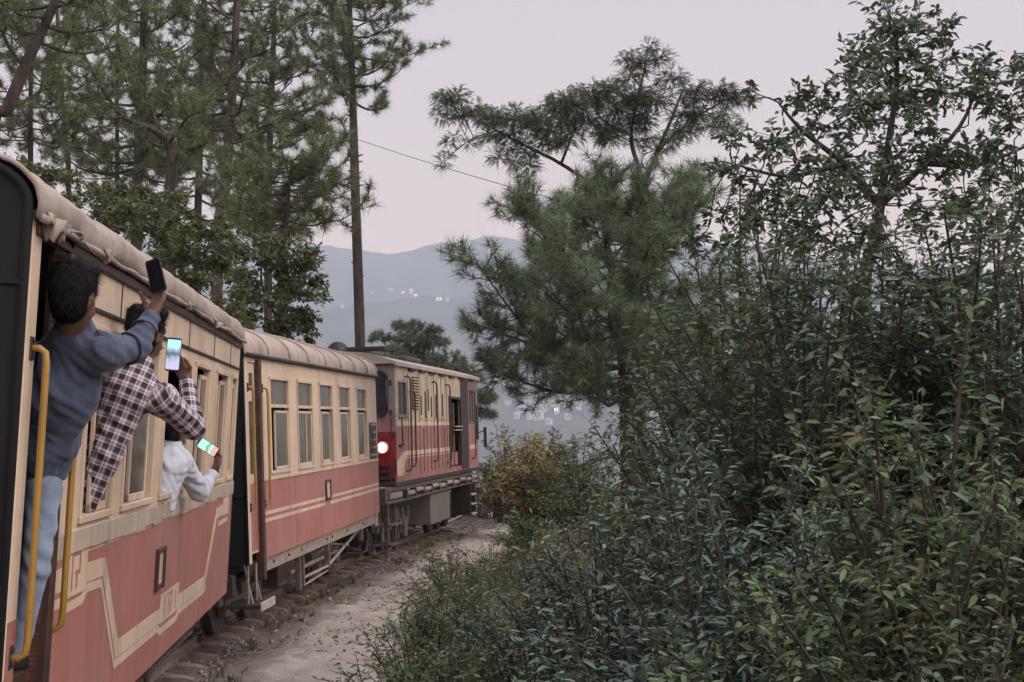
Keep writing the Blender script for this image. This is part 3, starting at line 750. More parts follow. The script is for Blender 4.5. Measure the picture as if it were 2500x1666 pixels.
MB().bbox(.0, .012, .6, L - .02, B - .01, B + .03, .003).build('belt_rail', CREAM2, c2)
for i, (a, b) in enumerate(WIN2):
    wo = window(c2, a, b, 1.78, 2.92, 2.575, [(.27, 1.0), (.0, 1.0), (.16, .80), (.14, .84), (.14, .80)][i], ft=.03)
MB().bbox(-.012, -.006, 2.92, 2.955, 1.81, 2.52, .001).build('sash_bar', CREAM2, c2)
MB().bbox(-.06, .005, -.052, DA, S + .0, G - .04, .006).build('corner_post', CREAM, c2)
d = wall_holes(MB(), DA + .004, DB - .004, .92, 3.05, [(DA + .12, DB - .06, 2.74, 2.94), (DA + .09, DB - .06, 1.80, 2.62)], -.015, -.045); do = d.build('door', CREAM, c2)
MB().box(-.034, -.028, DA + .12, DB - .06, 2.74, 2.94).build('door_pane', GLASS, do); MB().box(-.034, -.028, DA + .09, DB - .06, 1.80, 2.62).build('door_pane', GLASS, do)
MB().bbox(-.015, -.011, DA + .01, DB - .01, .95, 1.70, .001).build('door_kick_panel', RED, do)
MB().bbox(-.06, .045, DB, DB + .10, .60, 3.10, .008).build('door_post', BROWN, c2)
handrail('handrail', c2, .045, 1.46, 2.76, YELLOW, .060, .014, du=.03)
handrail('handrail', c2, .66, 1.46, 2.76, YELLOW, .060, .014, du=.05)
for w in (1.322, 1.238):
    for pts in ([(.56, w + .012), (3.94, w)], [(4.30, w - .002), (L - .01, w - .010)], [(-.03, w + .012), (.05, w + .012)]): stripe(pts, .042, None, c2)
slot(c2, 3.96, 4.28, 1.28, 1.565)
for u in (3.62, 2.2, 5.9): MB().box(0, .0025, u - .004, u + .004, S + .01, B - .03).build('panel_seam', RED, c2)
# slatted vent near the far corner
v_ = MB(); v_.bbox(0, .012, 7.52, 8.12, 1.75, 2.36, .003); vo = v_.build('vent', BROWN, c2)
for k in range(5):
    MB().bbox(.012, .035, 7.50 + (.03 if k % 2 else 0), 8.13, 1.80 + k * .125, 1.835 + k * .125, .004).build('vent_bar', UNDER2, vo)
MB().tube([(.03, 7.47, 1.86), (.06, 7.47, 1.9), (.06, 7.47, 2.2), (.03, 7.47, 2.24)], .012, 6).build('vent_handle', DARKST, vo)
# underframe
MB().bbox(-.16, -.04, .45, L - .25, .655, S, .008).build('sole_bar', UNDER2, c2)
for u in (.75, 1.15, 1.9, 2.6, 4.1, 4.5, 5.6, 6.9): MB().cyl((-.035, u, .74), 0, .018, .02, 8).build('bolt', DARKST, c2)
for u, lo in ((2.66, .20), (2.86, .26), (4.45, .30), (7.05, .45)): MB().bbox(-.14, -.07, u - .035, u + .035, lo, .655, .006).build('hanger', UNDER, c2)
tr = MB(); tr.tube([(-.10, 2.86, .34), (-.10, 4.45, .33), (-.10, 6.75, .64)], .022, 8); tr.tube([(-.10, 2.9, .24), (-.10, 4.4, .27)], .014, 8)
tr.tube([(-.3, 3.0, .40), (-.3, 6.0, .40)], .03, 8); tr.tube([(-.45, 5.0, .42), (-.3, 5.6, .55), (-.2, 6.4, .45)], .02, 8); tr.build('truss_rod', UNDER2, c2, True)
bx = MB(); bx.bbox(-1.2, -.5, 3.2, 4.2, .18, .55, .02); bx.cyl((-.55, 5.2, .40), 1, .16, .9, 18); bx.build('brake_cylinder', UNDER, c2)
bogie(c2, 1.75, -1.15, -.09); bogie(c2, 6.55, -1.10, -.09)
s_ = MB(); s_.bbox(-.30, .10, .02, .62, .33, .375, .006); s_.build('door_step', DARKST, c2)
MB().bbox(.085, .108, .02, .62, .30, .395, .004).build('step_nosing', WHITEP, c2)
h_ = MB()
for u in (.06, .40): h_.tube([(-.05, u, .80), (-.05, u, .38)], .016, 6); h_.tube([(-.12, u + .1, .8), (.0, u, .38)], .012, 6)
h_.build('step_hanger', UNDER2, c2)
# gangway bellows to the coach behind
for k in range(7):
    u0 = -.10 - k * .145
    MB().prism([(-.50 + (.03 if k % 2 else 0), .75), (-.50 + (.03 if k % 2 else 0), 2.75), (-.62, 2.88), (-1.5, 2.88), (-1.62, 2.75), (-1.62, .75)], 1, u0 - .13, u0).build('gangway_fold', RUBBER, c2)
end_fitting(c2, L + .03, 1); end_fitting(c2, -.07, -1)
hs = MB()
hs.tube([(-.35, L + .08, .72), (-.30, L + .30, .60), (-.30, L + .42, .35), (-.32, L + .36, .15), (-.42, L + .2, .10)], .022, 8); hs.tube([(-.2, L - .3, .60), (-.16, L - .05, .40), (-.2, L + .15, .22), (-.3, L + .3, .30)], .016, 8)
hs.build('brake_hose', UNDER, c2, True)
MB().bbox(-.10, -.03, L - .28, L + .0, .60, S + .02, .006).build('end_bracket', UNDER2, c2)

# ------------------------------------------------------------------ diesel locomotive
lo = empty('diesel_locomotive', M3)
tag(lo, 'cream, red and grey diesel locomotive with glowing red tail lamp pulling the coaches', 'locomotive')
LW, LB, LT, LL = 2.20, 1.375, 3.56, 8.72
LR = -.16                                      # rear face
holes = [(.04, .70, 2.60, 3.22), (5.00, 6.38, 1.48, 3.01)]
wall_holes(MB(), LR, LL, 2.405, LT, [(h[0], h[1], max(h[2], 2.405), h[3]) for h in holes], 0, -.05).build('side_upper_panel', LCREAM, lo)
wall_holes(MB(), LR, LL, LB, 2.405, [(5.00, 6.38, 1.48, 2.5)], 0, -.05).build('side_lower_panel', LRED, lo)
MB().box(-LW, -LW + .05, LR, LL, LB, LT).build('left_side', LRED, lo)
MB().bbox(-LW, 0, LR - .1, LL + .1, LB - .08, LB - .001, .006).build('footplate', DARKST, lo)
MB().box(-LW + .05, -.05, LL - .05, LL, LB, LT).build('nose', LRED, lo)
MB().box(-LW + .05, -.30, 4.9, 6.5, LB, LT - .02).build('engine_block', DARKST, lo)
MB().box(-LW + .05, -.05, .95, 1.0, LB, LT - .02).build('cab_bulkhead', INTERIOR, lo)
# rear face: grey above, dark red below, sides leaning in at the skirt
pitch = [(0, LT), (-.25, LT + .10), (-.60, LT + .19), (-1.1, LT + .23), (-1.6, LT + .19), (-1.95, LT + .10), (-LW, LT)]
MB().prism([(-.002, 2.30)] + [(x - (.002 if k == 0 else -.002 if k == 6 else 0), z) for k, (x, z) in enumerate(pitch)] + [(-LW + .002, 2.30)], 1, LR - .06, LR - .001).build('rear_upper_face', LGREY, lo)
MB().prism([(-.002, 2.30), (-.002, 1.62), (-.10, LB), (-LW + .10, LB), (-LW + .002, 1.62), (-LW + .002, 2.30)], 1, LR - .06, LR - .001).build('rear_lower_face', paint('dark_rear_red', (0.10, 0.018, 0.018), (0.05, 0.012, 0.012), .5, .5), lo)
def rrect(u0, u1, w0, w1, r, n=5):
    P = []
    for cx_, cz_, a0 in ((u1 - r, w1 - r, 0), (u0 + r, w1 - r, 90), (u0 + r, w0 + r, 180), (u1 - r, w0 + r, 270)):
        for k in range(n + 1): a = math.radians(a0 + 90 * k / n); P.append((cx_ + r * math.cos(a), cz_ + r * math.sin(a)))
    return P
for x0, x1 in ((-.84, -.155), (-2.05, -1.36)):
    P = rrect(x0, x1, 2.60, 3.41, .12); P.append(P[0])
    g_ = MB().tube([(p[0], LR - .07, p[1]) for p in P], .028, 8).build('rear_window', RUBBER, lo, True)
    MB().prism(P[:-1], 1, LR - .075, LR - .062).build('pane', GLASSD, g_)
for z in (2.65, 3.2): MB().bbox(-.10, -.06, LR - .09, LR - .06, z - .05, z + .05, .004).build('window_catch', DARKST, lo)
MB().tube([(-.07, LR - .06, 2.15), (-.07, LR - .12, 2.17), (-.07, LR - .12, 2.52), (-.07, LR - .06, 2.54)], .013, 6).build('rear_handrail', DARKST, lo)
for k in range(3): MB().bbox(-.95, -.12, LR - .10, LR - .062, 1.42 + k * .12, 1.45 + k * .12, .004).build('rear_slat', SOOT, lo)
# tail lamp
tl = MB(); tl.cyl((-.232, LR - .11, 2.015), 1, .115, .10, 24); tlo = tl.build('tail_lamp', LRED, lo)
MB().cyl((-.232, LR - .17, 2.015), 1, .085, .02, 24).build('lens', emit('red_tail_light', (1.0, 0.22, 0.17), 16.0), tlo)
pl = bpy.data.lights.new('tail_lamp_glow', 'POINT'); pl.energy = 3; pl.color = (1, .04, .03); pl.shadow_soft_size = .09
po = bpy.data.objects.new('tail_lamp_glow', pl); COL.objects.link(po); po.parent = lo; po.location = (-.232, LR - .34, 2.015)
# stripe with its sloped end
stripe([(.55, 1.885), (4.98, 1.885)], .085, None, lo); stripe([(.40, 1.80), (4.98, 1.805)], .02, None, lo)
MB().prism([(LR + .01, 1.48), (.42, 1.48), (.42, 1.62), (.62, 1.84), (.62, 1.925), (.42, 1.925), (LR + .01, 1.74)], 0, 0, .0035).build('painted_stripe', STRIPE, lo)
MB().prism([(LR + .01, 2.406), (4.98, 2.406), (4.98, 2.48), (LR + .01, 2.48)], 0, 0.001, .004).build('painted_stripe', STRIPE, lo)
MB().prism([(7.55, 1.83), (8.5, 1.83), (8.5, 1.93), (7.55, 1.93)], 0, 0, .0035).build('painted_stripe', STRIPE, lo)
# side window of the cab
f = MB(); f.bbox(-.03, .018, .02, .05, 2.58, 3.24, .004); f.bbox(-.03, .018, .69, .73, 2.58, 3.24, .004); f.bbox(-.03, .018, .05, .69, 3.21, 3.25, .004); f.bbox(-.03, .03, .0, .75, 2.56, 2.61, .004)
fo = f.build('cab_window', LGREY, lo); MB().box(-.03, -.024, .05, .69, 2.61, 3.21).build('pane', GLASSD, fo)
# engine-room doors: dark gaps, hinges, rusty patches
for u in (.86, 1.90, 2.58, 3.34, 4.12, 4.70, 7.35):
    w1 = 3.42; MB().bbox(-.001, .006, u - .014, u + .014, 1.46, w1, .002).build('door_gap', SOOT, lo)
for u in (2.24, 2.95, 3.72, 4.40):
    MB().bbox(.0, .010, u - .22, u + .22, 2.52, 2.555, .002).build('hinge_strip', LCREAM, lo)
    MB().bbox(.0, .022, u - .02, u + .02, 1.5, 2.35, .004).build('door_rib', LRED, lo)
for u, w0, w1 in ((2.05, 2.62, 3.0), (2.45, 2.55, 3.1), (2.75, 2.70, 3.15), (3.05, 2.58, 3.0), (3.52, 2.55, 3.06), (4.25, 2.6, 3.08)):
    MB().bbox(.0, .014, u - .035, u + .035, w0, w1, .003).build('door_handle', BROWN, lo)
lv = MB(); lv.bbox(-.001, .006, 1.22, 1.80, 2.72, 3.36, .002); lvo = lv.build('louvre', SOOT, lo)
for k in range(11): MB().prism([(.006, 2.745 + k * .056), (.045, 2.735 + k * .056), (.045, 2.750 + k * .056), (.006, 2.772 + k * .056)], 1, 1.25, 1.77).build('louvre_slat', LCREAM, lvo)
def grab(u, w0, w1, uo=0.0):
    MB().tube([(0, u, w1), (.05, u + .05, w1 + .015), (.075, u + .12, w1 - .02), (.08, u + .14, w1 - .08), (.08, u + .14 + uo, w0 + .08), (.07, u + .10 + uo, w0 + .01), (.0, u + uo, w0)], .017, 8).build('grab_rail', BROWN, lo, True)
grab(.62, 1.55, 3.33); grab(1.0, 1.62, 3.05); grab(3.16, 1.66, 3.30); grab(4.62, 1.60, 3.28); grab(7.75, 1.6, 3.2)
MB().tube([(.0, .05, 2.55), (.06, .05, 2.55), (.06, .10, 2.05), (.0, .10, 2.03)], .014, 6).build('grab_rail', DARKST, lo, True)
MB().bbox(.0, .05, .0, .28, 2.02, 2.06, .004).build('grab_step', DARKST, lo)
# open sooty compartment
f = MB(); f.bbox(-.02, .02, 4.95, 5.02, 1.44, 3.05, .006); f.bbox(-.02, .02, 6.36, 6.43, 1.44, 3.05, .006); f.bbox(-.02, .02, 5.02, 6.36, 2.99, 3.05, .006); f.build('opening_frame', SOOT, lo)
for z in (2.28, 2.36): MB().bbox(-.03, .05, 5.5, 6.36, z, z + .03, .004).build('cross_bar', UNDER2, lo)
MB().bbox(-.10, -.06, 5.15, 5.55, 1.5, 2.25, .01).build('machinery_panel', DARKST, lo); MB().tube([(-.05, 5.7, 1.5), (-.05, 5.7, 2.9)], .03, 8).build('pipe', UNDER, lo); MB().bbox(-.09, -.05, 5.45, 6.2, 1.5, 1.8, .01).build('machinery_panel', LRED, lo)
MB().bbox(.0, .02, 6.43, 7.30, 1.40, 3.50, .006).build('sooty_panel', SOOT, lo)
MB().bbox(.0, .008, 7.36, 8.70, 2.42, 3.50, .003).build('sooty_panel', paint('sooty_cream', (0.15, 0.105, 0.08), (0.07, 0.045, 0.035), .8, .9), lo)
for u in (7.62, 7.95, 8.3): MB().bbox(.0, .016, u - .07, u + .07, 2.5, 3.25, .004).build('sooty_slat', SOOT, lo)
MB().bbox(.0, .03, 8.45, 8.70, 2.05, 2.9, .006).build('corner_handle_plate', SOOT, lo)
# roof
rp = [(.06, LT - .05), (.06, LT + .02), (-.25, LT + .125), (-.60, LT + .215), (-1.1, LT + .255), (-1.6, LT + .215), (-1.95, LT + .125), (-LW - .06, LT + .02), (-LW - .06, LT - .05), (-LW - .03, LT - .05), (-LW, LT - .01), (-.0, LT - .01), (.03, LT - .05)]
rf = MB().prism(rp, 1, LR - .14, LL + .06).build('roof', ROOFP, lo)
for u in (1.0, 1.95, 2.95, 4.0, 5.1, 6.3, 7.6): MB().bbox(.0, .055, u - .09, u + .42, LT - .10, LT - .052, .01).build('roof_clip', SOOT, lo)
hr = MB(); hr.bbox(-1.45, -.75, .9, 2.0, LT + .20, LT + .33, .03); hr.build('roof_box', DARKST, lo)
dm = MB()
for k in range(6):
    a0, a1 = k / 6 * math.pi / 2, (k + 1) / 6 * math.pi / 2
    dm.tube([(-1.18, .22, LT + .22 + .24 * math.sin(a0)), (-1.18, .22, LT + .22 + .24 * math.sin(a1))], [.22 * math.cos(a0) + .004, .22 * math.cos(a1) + .004], 16, caps=False)
dm.build('roof_dome', RUBBER, lo, True)
MB().bbox(-.98, -.28, .15, .55, LT + .27, LT + .34, .01).build('roof_deck', SOOT, lo)
MB().bbox(-1.3, -.5, 3.0, 4.6, LT + .2, LT + .31, .03).build('radiator_cover', DARKST, lo)
# frame, pipes, tank, bogies, front steps
fr = MB(); fr.bbox(-.22, -.04, LR - .65, 8.0, 1.20, 1.29, .01); fr.bbox(-.20, -.02, LR - .65, 7.9, 1.00, 1.055, .008); fr.bbox(-LW + .1, -.05, LR - .75, LR - .55, 1.0, 1.29, .01); fr.build('frame_beam', UNDER, lo)
MB().bbox(-.20, -.02, LR - .45, .35, 1.08, 1.19, .01).build('frame_box', UNDER2, lo)
k = 0; u = .55
while u < 7.6:
    MB().cyl((.0, u + .34, 1.13 + (.03 if k % 2 else 0)), 1, .045, .58, 10).build('air_pipe', UNDER2, lo, True); MB().bbox(-.10, .03, u - .045, u + .03, 1.05, 1.21, .008).build('pipe_bracket', DARKST, lo); u += .78; k += 1
MB().bbox(-1.9, -.08, 3.25, 5.3, .34, .99, .03).build('fuel_tank', paint('tank_grey', (0.13, 0.112, 0.10), (0.12, 0.10, 0.09), .7, .5), lo)
def loco_bogie(uc):
    g = MB()
    for s in (-1, 1):
        x = -1.1 + s * .60; g.bbox(x - .05, x + .05, uc - 1.35, uc + 1.35, .42, .60, .015)
        for q in (-1, 0, 1):
            g.bbox(x - .09, x + .09, uc + q * .95 - .13, uc + q * .95 + .13, .20, .55, .02)
            for j in (-1, 1): g.cyl((x + s * .04, uc + q * .95 + j * .22, .68), 2, .065, .24, 10)
        for j in (-.5, .5): g.tube([(x + s * .08, uc + j - .25, .9), (x + s * .08, uc + j, .3)], .022, 6); g.bbox(x + s * .02 - .02, x + s * .02 + .02, uc + j - .04, uc + j + .04, .2, 1.0, .005)
    b = g.build('bogie', UNDER, lo)
    for q in (-1, 0, 1):
        for s in (-1, 1):
            w = MB(); c = (-1.1 + s * .40, uc + q * .95, .335); w.cyl(c, 0, .335, .09, 28); w.cyl((c[0] - s * .055, c[1], c[2]), 0, .365, .022, 28); w.build('wheel', DARKST, b)
loco_bogie(1.35); loco_bogie(6.75)
MB().bbox(-.16, -.08, LR - .45, LR - .35, .05, 1.0, .006).build('end_step_post', UNDER, lo); MB().bbox(-.16, -.08, LR + .15, LR + .22, .12, 1.0, .006).build('end_step_post', UNDER, lo)
for z in (.25, .6): MB().bbox(-.35, -.0, LR - .48, LR + .25, z, z + .03, .004).build('end_step', UNDER, lo)
s_ = MB(); s_.bbox(-.45, .02, 7.35, 7.42, .27, 1.0, .006); s_.bbox(-.45, .02, 8.0, 8.07, .27, 1.0, .006); s_.bbox(-.45, -.40, 7.42, 8.0, .27, 1.0, .006); so_ = s_.build('front_steps', DARKST, lo)
for z in (.27, .50, .73): MB().bbox(-.40, .05, 7.42, 8.0, z, z + .035, .005).build('step_tread', WHITEP, so_)
mr = MB().tube([(.0, 8.55, 2.2), (.14, 8.6, 2.25), (.20, 8.6, 2.3)], .015, 6).build('mirror_arm', DARKST, lo); MB().bbox(.16, .24, 8.58, 8.61, 1.85, 2.35, .008).build('mirror', DARKST, mr)

# ================================================================== vegetation
def unit(a): return a / np.maximum(np.linalg.norm(a, axis=-1, keepdims=True), 1e-9)
def rdir(n): return unit(rng.normal(size=(n, 3)))

def leaf_arrays(P, D, N, L, Wd, fold=.18, droop=.12, simple=False):
    """six-point leaves folded along the midrib -> verts (n*6,3), quads (n*2,4)"""
    P, D, N = np.asarray(P), unit(np.asarray(D)), np.asarray(N); n = len(P)
    L = np.broadcast_to(L, (n,))[:, None]; Wd = np.broadcast_to(Wd, (n,))[:, None]
    S_ = unit(np.cross(D, N)); N = np.cross(S_, D)
    if simple:                                                # small or distant leaves: one folded diamond
        V = np.stack([P, P + D * L * .45 + S_ * Wd * .5 + N * Wd * fold, P + D * L - N * L * droop, P + D * L * .45 - S_ * Wd * .5 + N * Wd * fold], 1)
        return V.reshape(-1, 3), np.arange(n * 4).reshape(-1, 4)
    V = np.empty((n, 6, 3))
    V[:, 0] = P; V[:, 3] = P + D * L - N * L * droop
    V[:, 1] = P + D * L * .28 + S_ * Wd * .42 + N * Wd * fold; V[:, 2] = P + D * L * .66 + S_ * Wd * .40 + N * (Wd * fold - L * droop * .4)
    V[:, 5] = P + D * L * .28 - S_ * Wd * .42 + N * Wd * fold; V[:, 4] = P + D * L * .66 - S_ * Wd * .40 + N * (Wd * fold - L * droop * .4)
    f = np.array([[0, 1, 2, 3], [0, 3, 4, 5]]); F_ = (f[None] + (np.arange(n) * 6)[:, None, None]).reshape(-1, 4)
    return V.reshape(-1, 3), F_

def needle_arrays(P, D, n, L, spread, w):
    """tufts of long needles at P pointing about D -> thin triangles"""
    k = len(P); P = np.repeat(P, n, 0); D = np.repeat(unit(D), n, 0); L = np.repeat(np.broadcast_to(L, (k,)), n)[:, None]
    d = unit(D * (1.0 - spread * rng.random((k * n, 1)) ** .7) + rdir(k * n) * spread)
    d[:, 2] -= .10 * rng.random(k * n); d = unit(d)
    L = L * rng.uniform(.65, 1.1, (k * n, 1)); s = unit(np.cross(d, rdir(k * n))) * w
    P = P - D * L * rng.uniform(0, .55, (k * n, 1))
    V = np.stack([P - s, P + s, P + d * L], 1).reshape(-1, 3)
    return V, np.arange(k * n * 3).reshape(-1, 3)

def tubes_np(branches, sides=5):
    """branches: list of (pts (m,3), radii (m,)) -> verts, quads"""
    Vs, Fs, o = [], [], 0
    for pts, rad in branches:
        pts = np.asarray(pts, float); rad = np.asarray(rad, float); m = len(pts)
        t = unit(np.gradient(pts, axis=0)); ref = np.array([.31, .77, .12]) if abs(t[0][2]) > .3 else np.array([.1, .2, 1.0])
        a = unit(np.cross(t, ref)); b = np.cross(t, a)
        th = np.arange(sides) * 2 * np.pi / sides
        ring = pts[:, None] + rad[:, None, None] * (a[:, None] * np.cos(th)[None, :, None] + b[:, None] * np.sin(th)[None, :, None])
        Vs.append(ring.reshape(-1, 3)); i, j = np.meshgrid(np.arange(m - 1), np.arange(sides), indexing='ij')
        Fs.append(np.stack([i * sides + j, i * sides + (j + 1) % sides, (i + 1) * sides + (j + 1) % sides, (i + 1) * sides + j], -1).reshape(-1, 4) + o)
        o += m * sides
    return np.vstack(Vs), np.vstack(Fs)

def twigs_np(A, B_, r):
    """straight three-sided twigs, all at once"""
    A, B_ = np.asarray(A, float), np.asarray(B_, float); n = len(A); t = unit(B_ - A); s1 = unit(np.cross(t, rdir(n))); s2 = np.cross(t, s1); r = np.broadcast_to(r, (n,))[:, None]
    o_ = [s1, -.5 * s1 + .866 * s2, -.5 * s1 - .866 * s2]
    V = np.stack([A + o_[0] * r, A + o_[1] * r, A + o_[2] * r, B_ + o_[0] * r * .5, B_ + o_[1] * r * .5, B_ + o_[2] * r * .5], 1).reshape(-1, 3)
    f = np.array([[0, 1, 4, 3], [1, 2, 5, 4], [2, 0, 3, 5]]); return V, (f[None] + (np.arange(n) * 6)[:, None, None]).reshape(-1, 4)
def joinVF(*parts):
    Vs, Fs, o_ = [], [], 0
    for V, F_ in parts: Vs.append(V); Fs.append(F_ + o_); o_ += len(V)
    return np.vstack(Vs), np.vstack(Fs)

def smoothpath(pts, n):
    pts = np.array([list(p) for p in pts], float); m = len(pts)
    if m == 2: return pts[0] + (pts[1] - pts[0]) * np.linspace(0, 1, n)[:, None]
    t = np.linspace(0, m - 1, n); out = []
    for x in t:
        i = min(int(x), m - 2); f = x - i; p0, p1, p2, p3 = pts[max(i - 1, 0)], pts[i], pts[i + 1], pts[min(i + 2, m - 1)]
        out.append(.5 * (2 * p1 + (p2 - p0) * f + (2 * p0 - 5 * p1 + 4 * p2 - p3) * f**2 + (3 * p1 - p0 - 3 * p2 + p3) * f**3))
    return np.array(out)

def barkmat(name, a, b_, sc=9):
    m, nt, b = nodes_of(name)
    n1 = nz(nt, sc, stretch=(1, 1, .22), detail=6, rough=.7)
    nt.links.new(ramp(nt, n1.outputs[0], [(.35, a), (.65, b_)]).outputs[0], b.inputs['Base Color']); b.inputs['Roughness'].default_value = .95; bump(nt, b, n1.outputs[0], .8, .03); return m
BARK = barkmat('pine_bark', (0.025, 0.02, 0.018), (0.085, 0.066, 0.056)); BARKP = barkmat('reddish_pine_bark', (0.04, 0.032, 0.028), (0.13, 0.10, 0.085)); TWIG = barkmat('grey_twig_bark', (0.03, 0.025, 0.02), (0.09, 0.07, 0.055), 16)
NEEDLE = leafmat('pine_needles', (0.0689, 0.1018, 0.0535), (0.2090, 0.2548, 0.1204), .25, .6)
NEEDLEY = leafmat('young_pine_needles', (0.0725, 0.1118, 0.0704), (0.2088, 0.2734, 0.1537), .25, .6, warm=(0.13, 0.10, 0.05), warmf=.05)
NEEDLEF = leafmat('far_pine_needles', (0.0557, 0.0751, 0.0497), (0.1483, 0.1685, 0.1076), .25, .6)
LEAFD = leafmat('dark_green_leaves', (0.0442, 0.0775, 0.0485), (0.1475, 0.2004, 0.1135), .25, .42, warm=(0.16, 0.14, 0.03), warmf=.015, spec=.45)
LEAFB = leafmat('bluish_green_leaves', (0.0636, 0.1061, 0.0884), (0.1736, 0.2493, 0.1871), .22, .40, warm=(0.20, 0.20, 0.03), warmf=.006, spec=.5)
LEAFG = leafmat('mid_green_leaves', (0.0665, 0.1130, 0.0562), (0.1885, 0.2456, 0.1187), .3, .45, warm=(0.15, 0.12, 0.05), warmf=.05)
LEAFY = leafmat('yellowish_leaves', (0.0460, 0.0660, 0.0275), (0.1380, 0.1649, 0.0750), .3, .5, warm=(0.26, 0.19, 0.07), warmf=.05)
LEAFS = leafmat('straw_leaves', (0.34, 0.275, 0.12), (0.66, 0.55, 0.28), .35, .6, warm=(0.16, 0.18, 0.06), warmf=.2)
LEAFT = leafmat('feathery_leaflets', (0.0683, 0.1081, 0.0628), (0.1966, 0.2545, 0.1319), .3, .5, warm=(0.12, 0.085, 0.045), warmf=.05)
LEAFU = leafmat('pale_understorey_leaves', (0.06, 0.08, 0.035), (0.17, 0.20, 0.085), .3, .5, warm=(0.26, 0.22, 0.08), warmf=.04)
LEAFR = leafmat('dry_seed_leaves', (0.08, 0.06, 0.035), (0.22, 0.16, 0.10), .3, .6, warm=(0.30, 0.22, 0.14), warmf=.2)

def pine(name, label, trunk, radii, branches, tuft_len, n_needle, group=None, bark=None, needle=None, w=.006, limbs=(), stubs=None, spread=.9, every=.24, cat='tree', sub=1.0):
    """trunk: world points; branches: (height fraction along trunk, azimuth, length, rise) ; limbs: authored polylines carrying foliage"""
    tp = smoothpath(trunk, 26); rads = np.interp(np.linspace(0, 1, 26), np.linspace(0, 1, len(radii)), radii)
    root = empty(name, loc=Vector(tp[0])); tag(root, label, cat, group)
    wood = [(tp, rads)]; TP, TD = [], []
    TA, TB = [], []
    def foliate(path, r0, dens=1.0, start=.30):
        wood.append((path, np.linspace(r0, .006, len(path))))
        L = np.linalg.norm(np.diff(path, axis=0), axis=1).sum(); m = max(3, int(L / every * dens))
        f = np.linspace(start, .97, m) + rng.uniform(-.03, .03, m); x = np.clip(f, 0, 1) * (len(path) - 1); i = np.minimum(x.astype(int), len(path) - 2)
        p = path[i] + (path[i + 1] - path[i]) * (x - i)[:, None]; d = unit(path[i + 1] - path[i])
        sl = (rng.uniform(.25, .6, m) * sub * min(1.2, L * .45))[:, None]; sd = unit(d * .7 + rdir(m) * .9 + np.array([0, 0, .35])); e = p + sd * sl
        TA.append(p); TB.append(e); TP.append(e); TD.append(unit(sd + [0, 0, .35]))
        TP.append(p + sd * sl * .55); TD.append(unit(sd + rdir(m) * .6))
        for _ in range(2):
            sd2 = unit(sd + rdir(m) * .9 + [0, 0, .2]); q = p + sd * sl * rng.uniform(.5, .85, (m, 1)); e2 = q + sd2 * rng.uniform(.12, .26, (m, 1)); TA.append(q); TB.append(e2); TP.append(e2); TD.append(sd2)
        TP.append(path[-1:]); TD.append(unit(path[-1:] - path[-2:-1] + [[0, 0, .05]]))
    for (fh, az, ln, rise) in branches:
        x = fh * 25; i = min(int(x), 24); p = tp[i] + (tp[i + 1] - tp[i]) * (x - i)
        o_ = np.array([math.sin(az), math.cos(az), 0]); k = 7
        path = np.array([p + o_ * ln * t + np.array([0, 0, 1]) * (rise * ln * t**1.6 - .10 * ln * math.sin(t * 3.1)) + (rng.normal(0, .035, 3) * ln * t) for t in np.linspace(0, 1, k)])
        foliate(path, max(.012, rads[i] * .34))
    for pts, r0, dens in limbs: foliate(smoothpath(pts, 14), r0, dens, .30)
    if stubs:
        for fh, az, ln in stubs:
            x = fh * 25; i = min(int(x), 24); p = tp[i] + (tp[i + 1] - tp[i]) * (x - i); o_ = np.array([math.sin(az), math.cos(az), .25])
            wood.append((np.array([p, p + o_ * ln]), np.array([.035, .012])))
    V, F_ = joinVF(tubes_np(wood, 6), twigs_np(np.vstack(TA), np.vstack(TB), .009)); t_ = link('trunk', mesh_np('trunk', V, F_), bark or BARK, smooth=True)
    TP, TD = np.vstack(TP), np.vstack(TD)
    V, F_ = needle_arrays(TP, TD, n_needle, tuft_len * rng.uniform(.8, 1.2, len(TP)), spread, w)
    c_ = link('crown', mesh_np('crown', V, F_), needle or NEEDLE)
    for q in (t_, c_): q.parent = root; q.matrix_parent_inverse = Matrix.Translation(root.location).inverted()
    return root
def P(px, py, Y): return np.array(at(px, py, Y))
def gz(p): return float(ground_z(np.array([p[0]]), np.array([p[1]]))[0])
def rooted(pts): 
    """drop the first trunk point to the ground"""
    p = np.array(pts[0], float); p[2] = gz(p) - .1; return [p] + [np.array(q, float) for q in pts]
def whorl(n, f0, f1, l0, l1, r0, r1, az0=0, az1=6.283):
    out = []
    for k in range(n):
        f = f0 + (f1 - f0) * (k + rng.random()) / n; t = (f - f0) / max(1e-6, f1 - f0)
        ln = (l0 + (l1 - l0) * t) * rng.uniform(.7, 1.15); out.append((f, az0 + (az1 - az0) * ((k * .381966 + rng.random() * .2) % 1.0), ln, (r0 + (r1 - r0) * t) * rng.uniform(.7, 1.3)))
    return out

GP = 'tall hillside pines behind the train'
# pole pine right of the grove: long bare trunk, crown at the top of the frame
tr_ = rooted([P(880, 900, 34), P(873, 640, 34), P(866, 420, 34), P(860, 200, 34), P(853, 0, 34), P(846, -220, 34)])
pine('pine_tree', 'tall slender pine with long bare trunk and high crown, rising behind the locomotive', tr_, [.165, .15, .14, .13, .10, .07, .03], whorl(46, .63, .985, 2.1, 1.1, .18, .5), .24, 36, GP,
     stubs=[(f, a, l) for f, a, l in zip(rng.uniform(.22, .66, 26), rng.choice([1.3, 1.8, 4.5, 5.0, .3, 3.5], 26), rng.uniform(.10, .24, 26))], w=.0065)
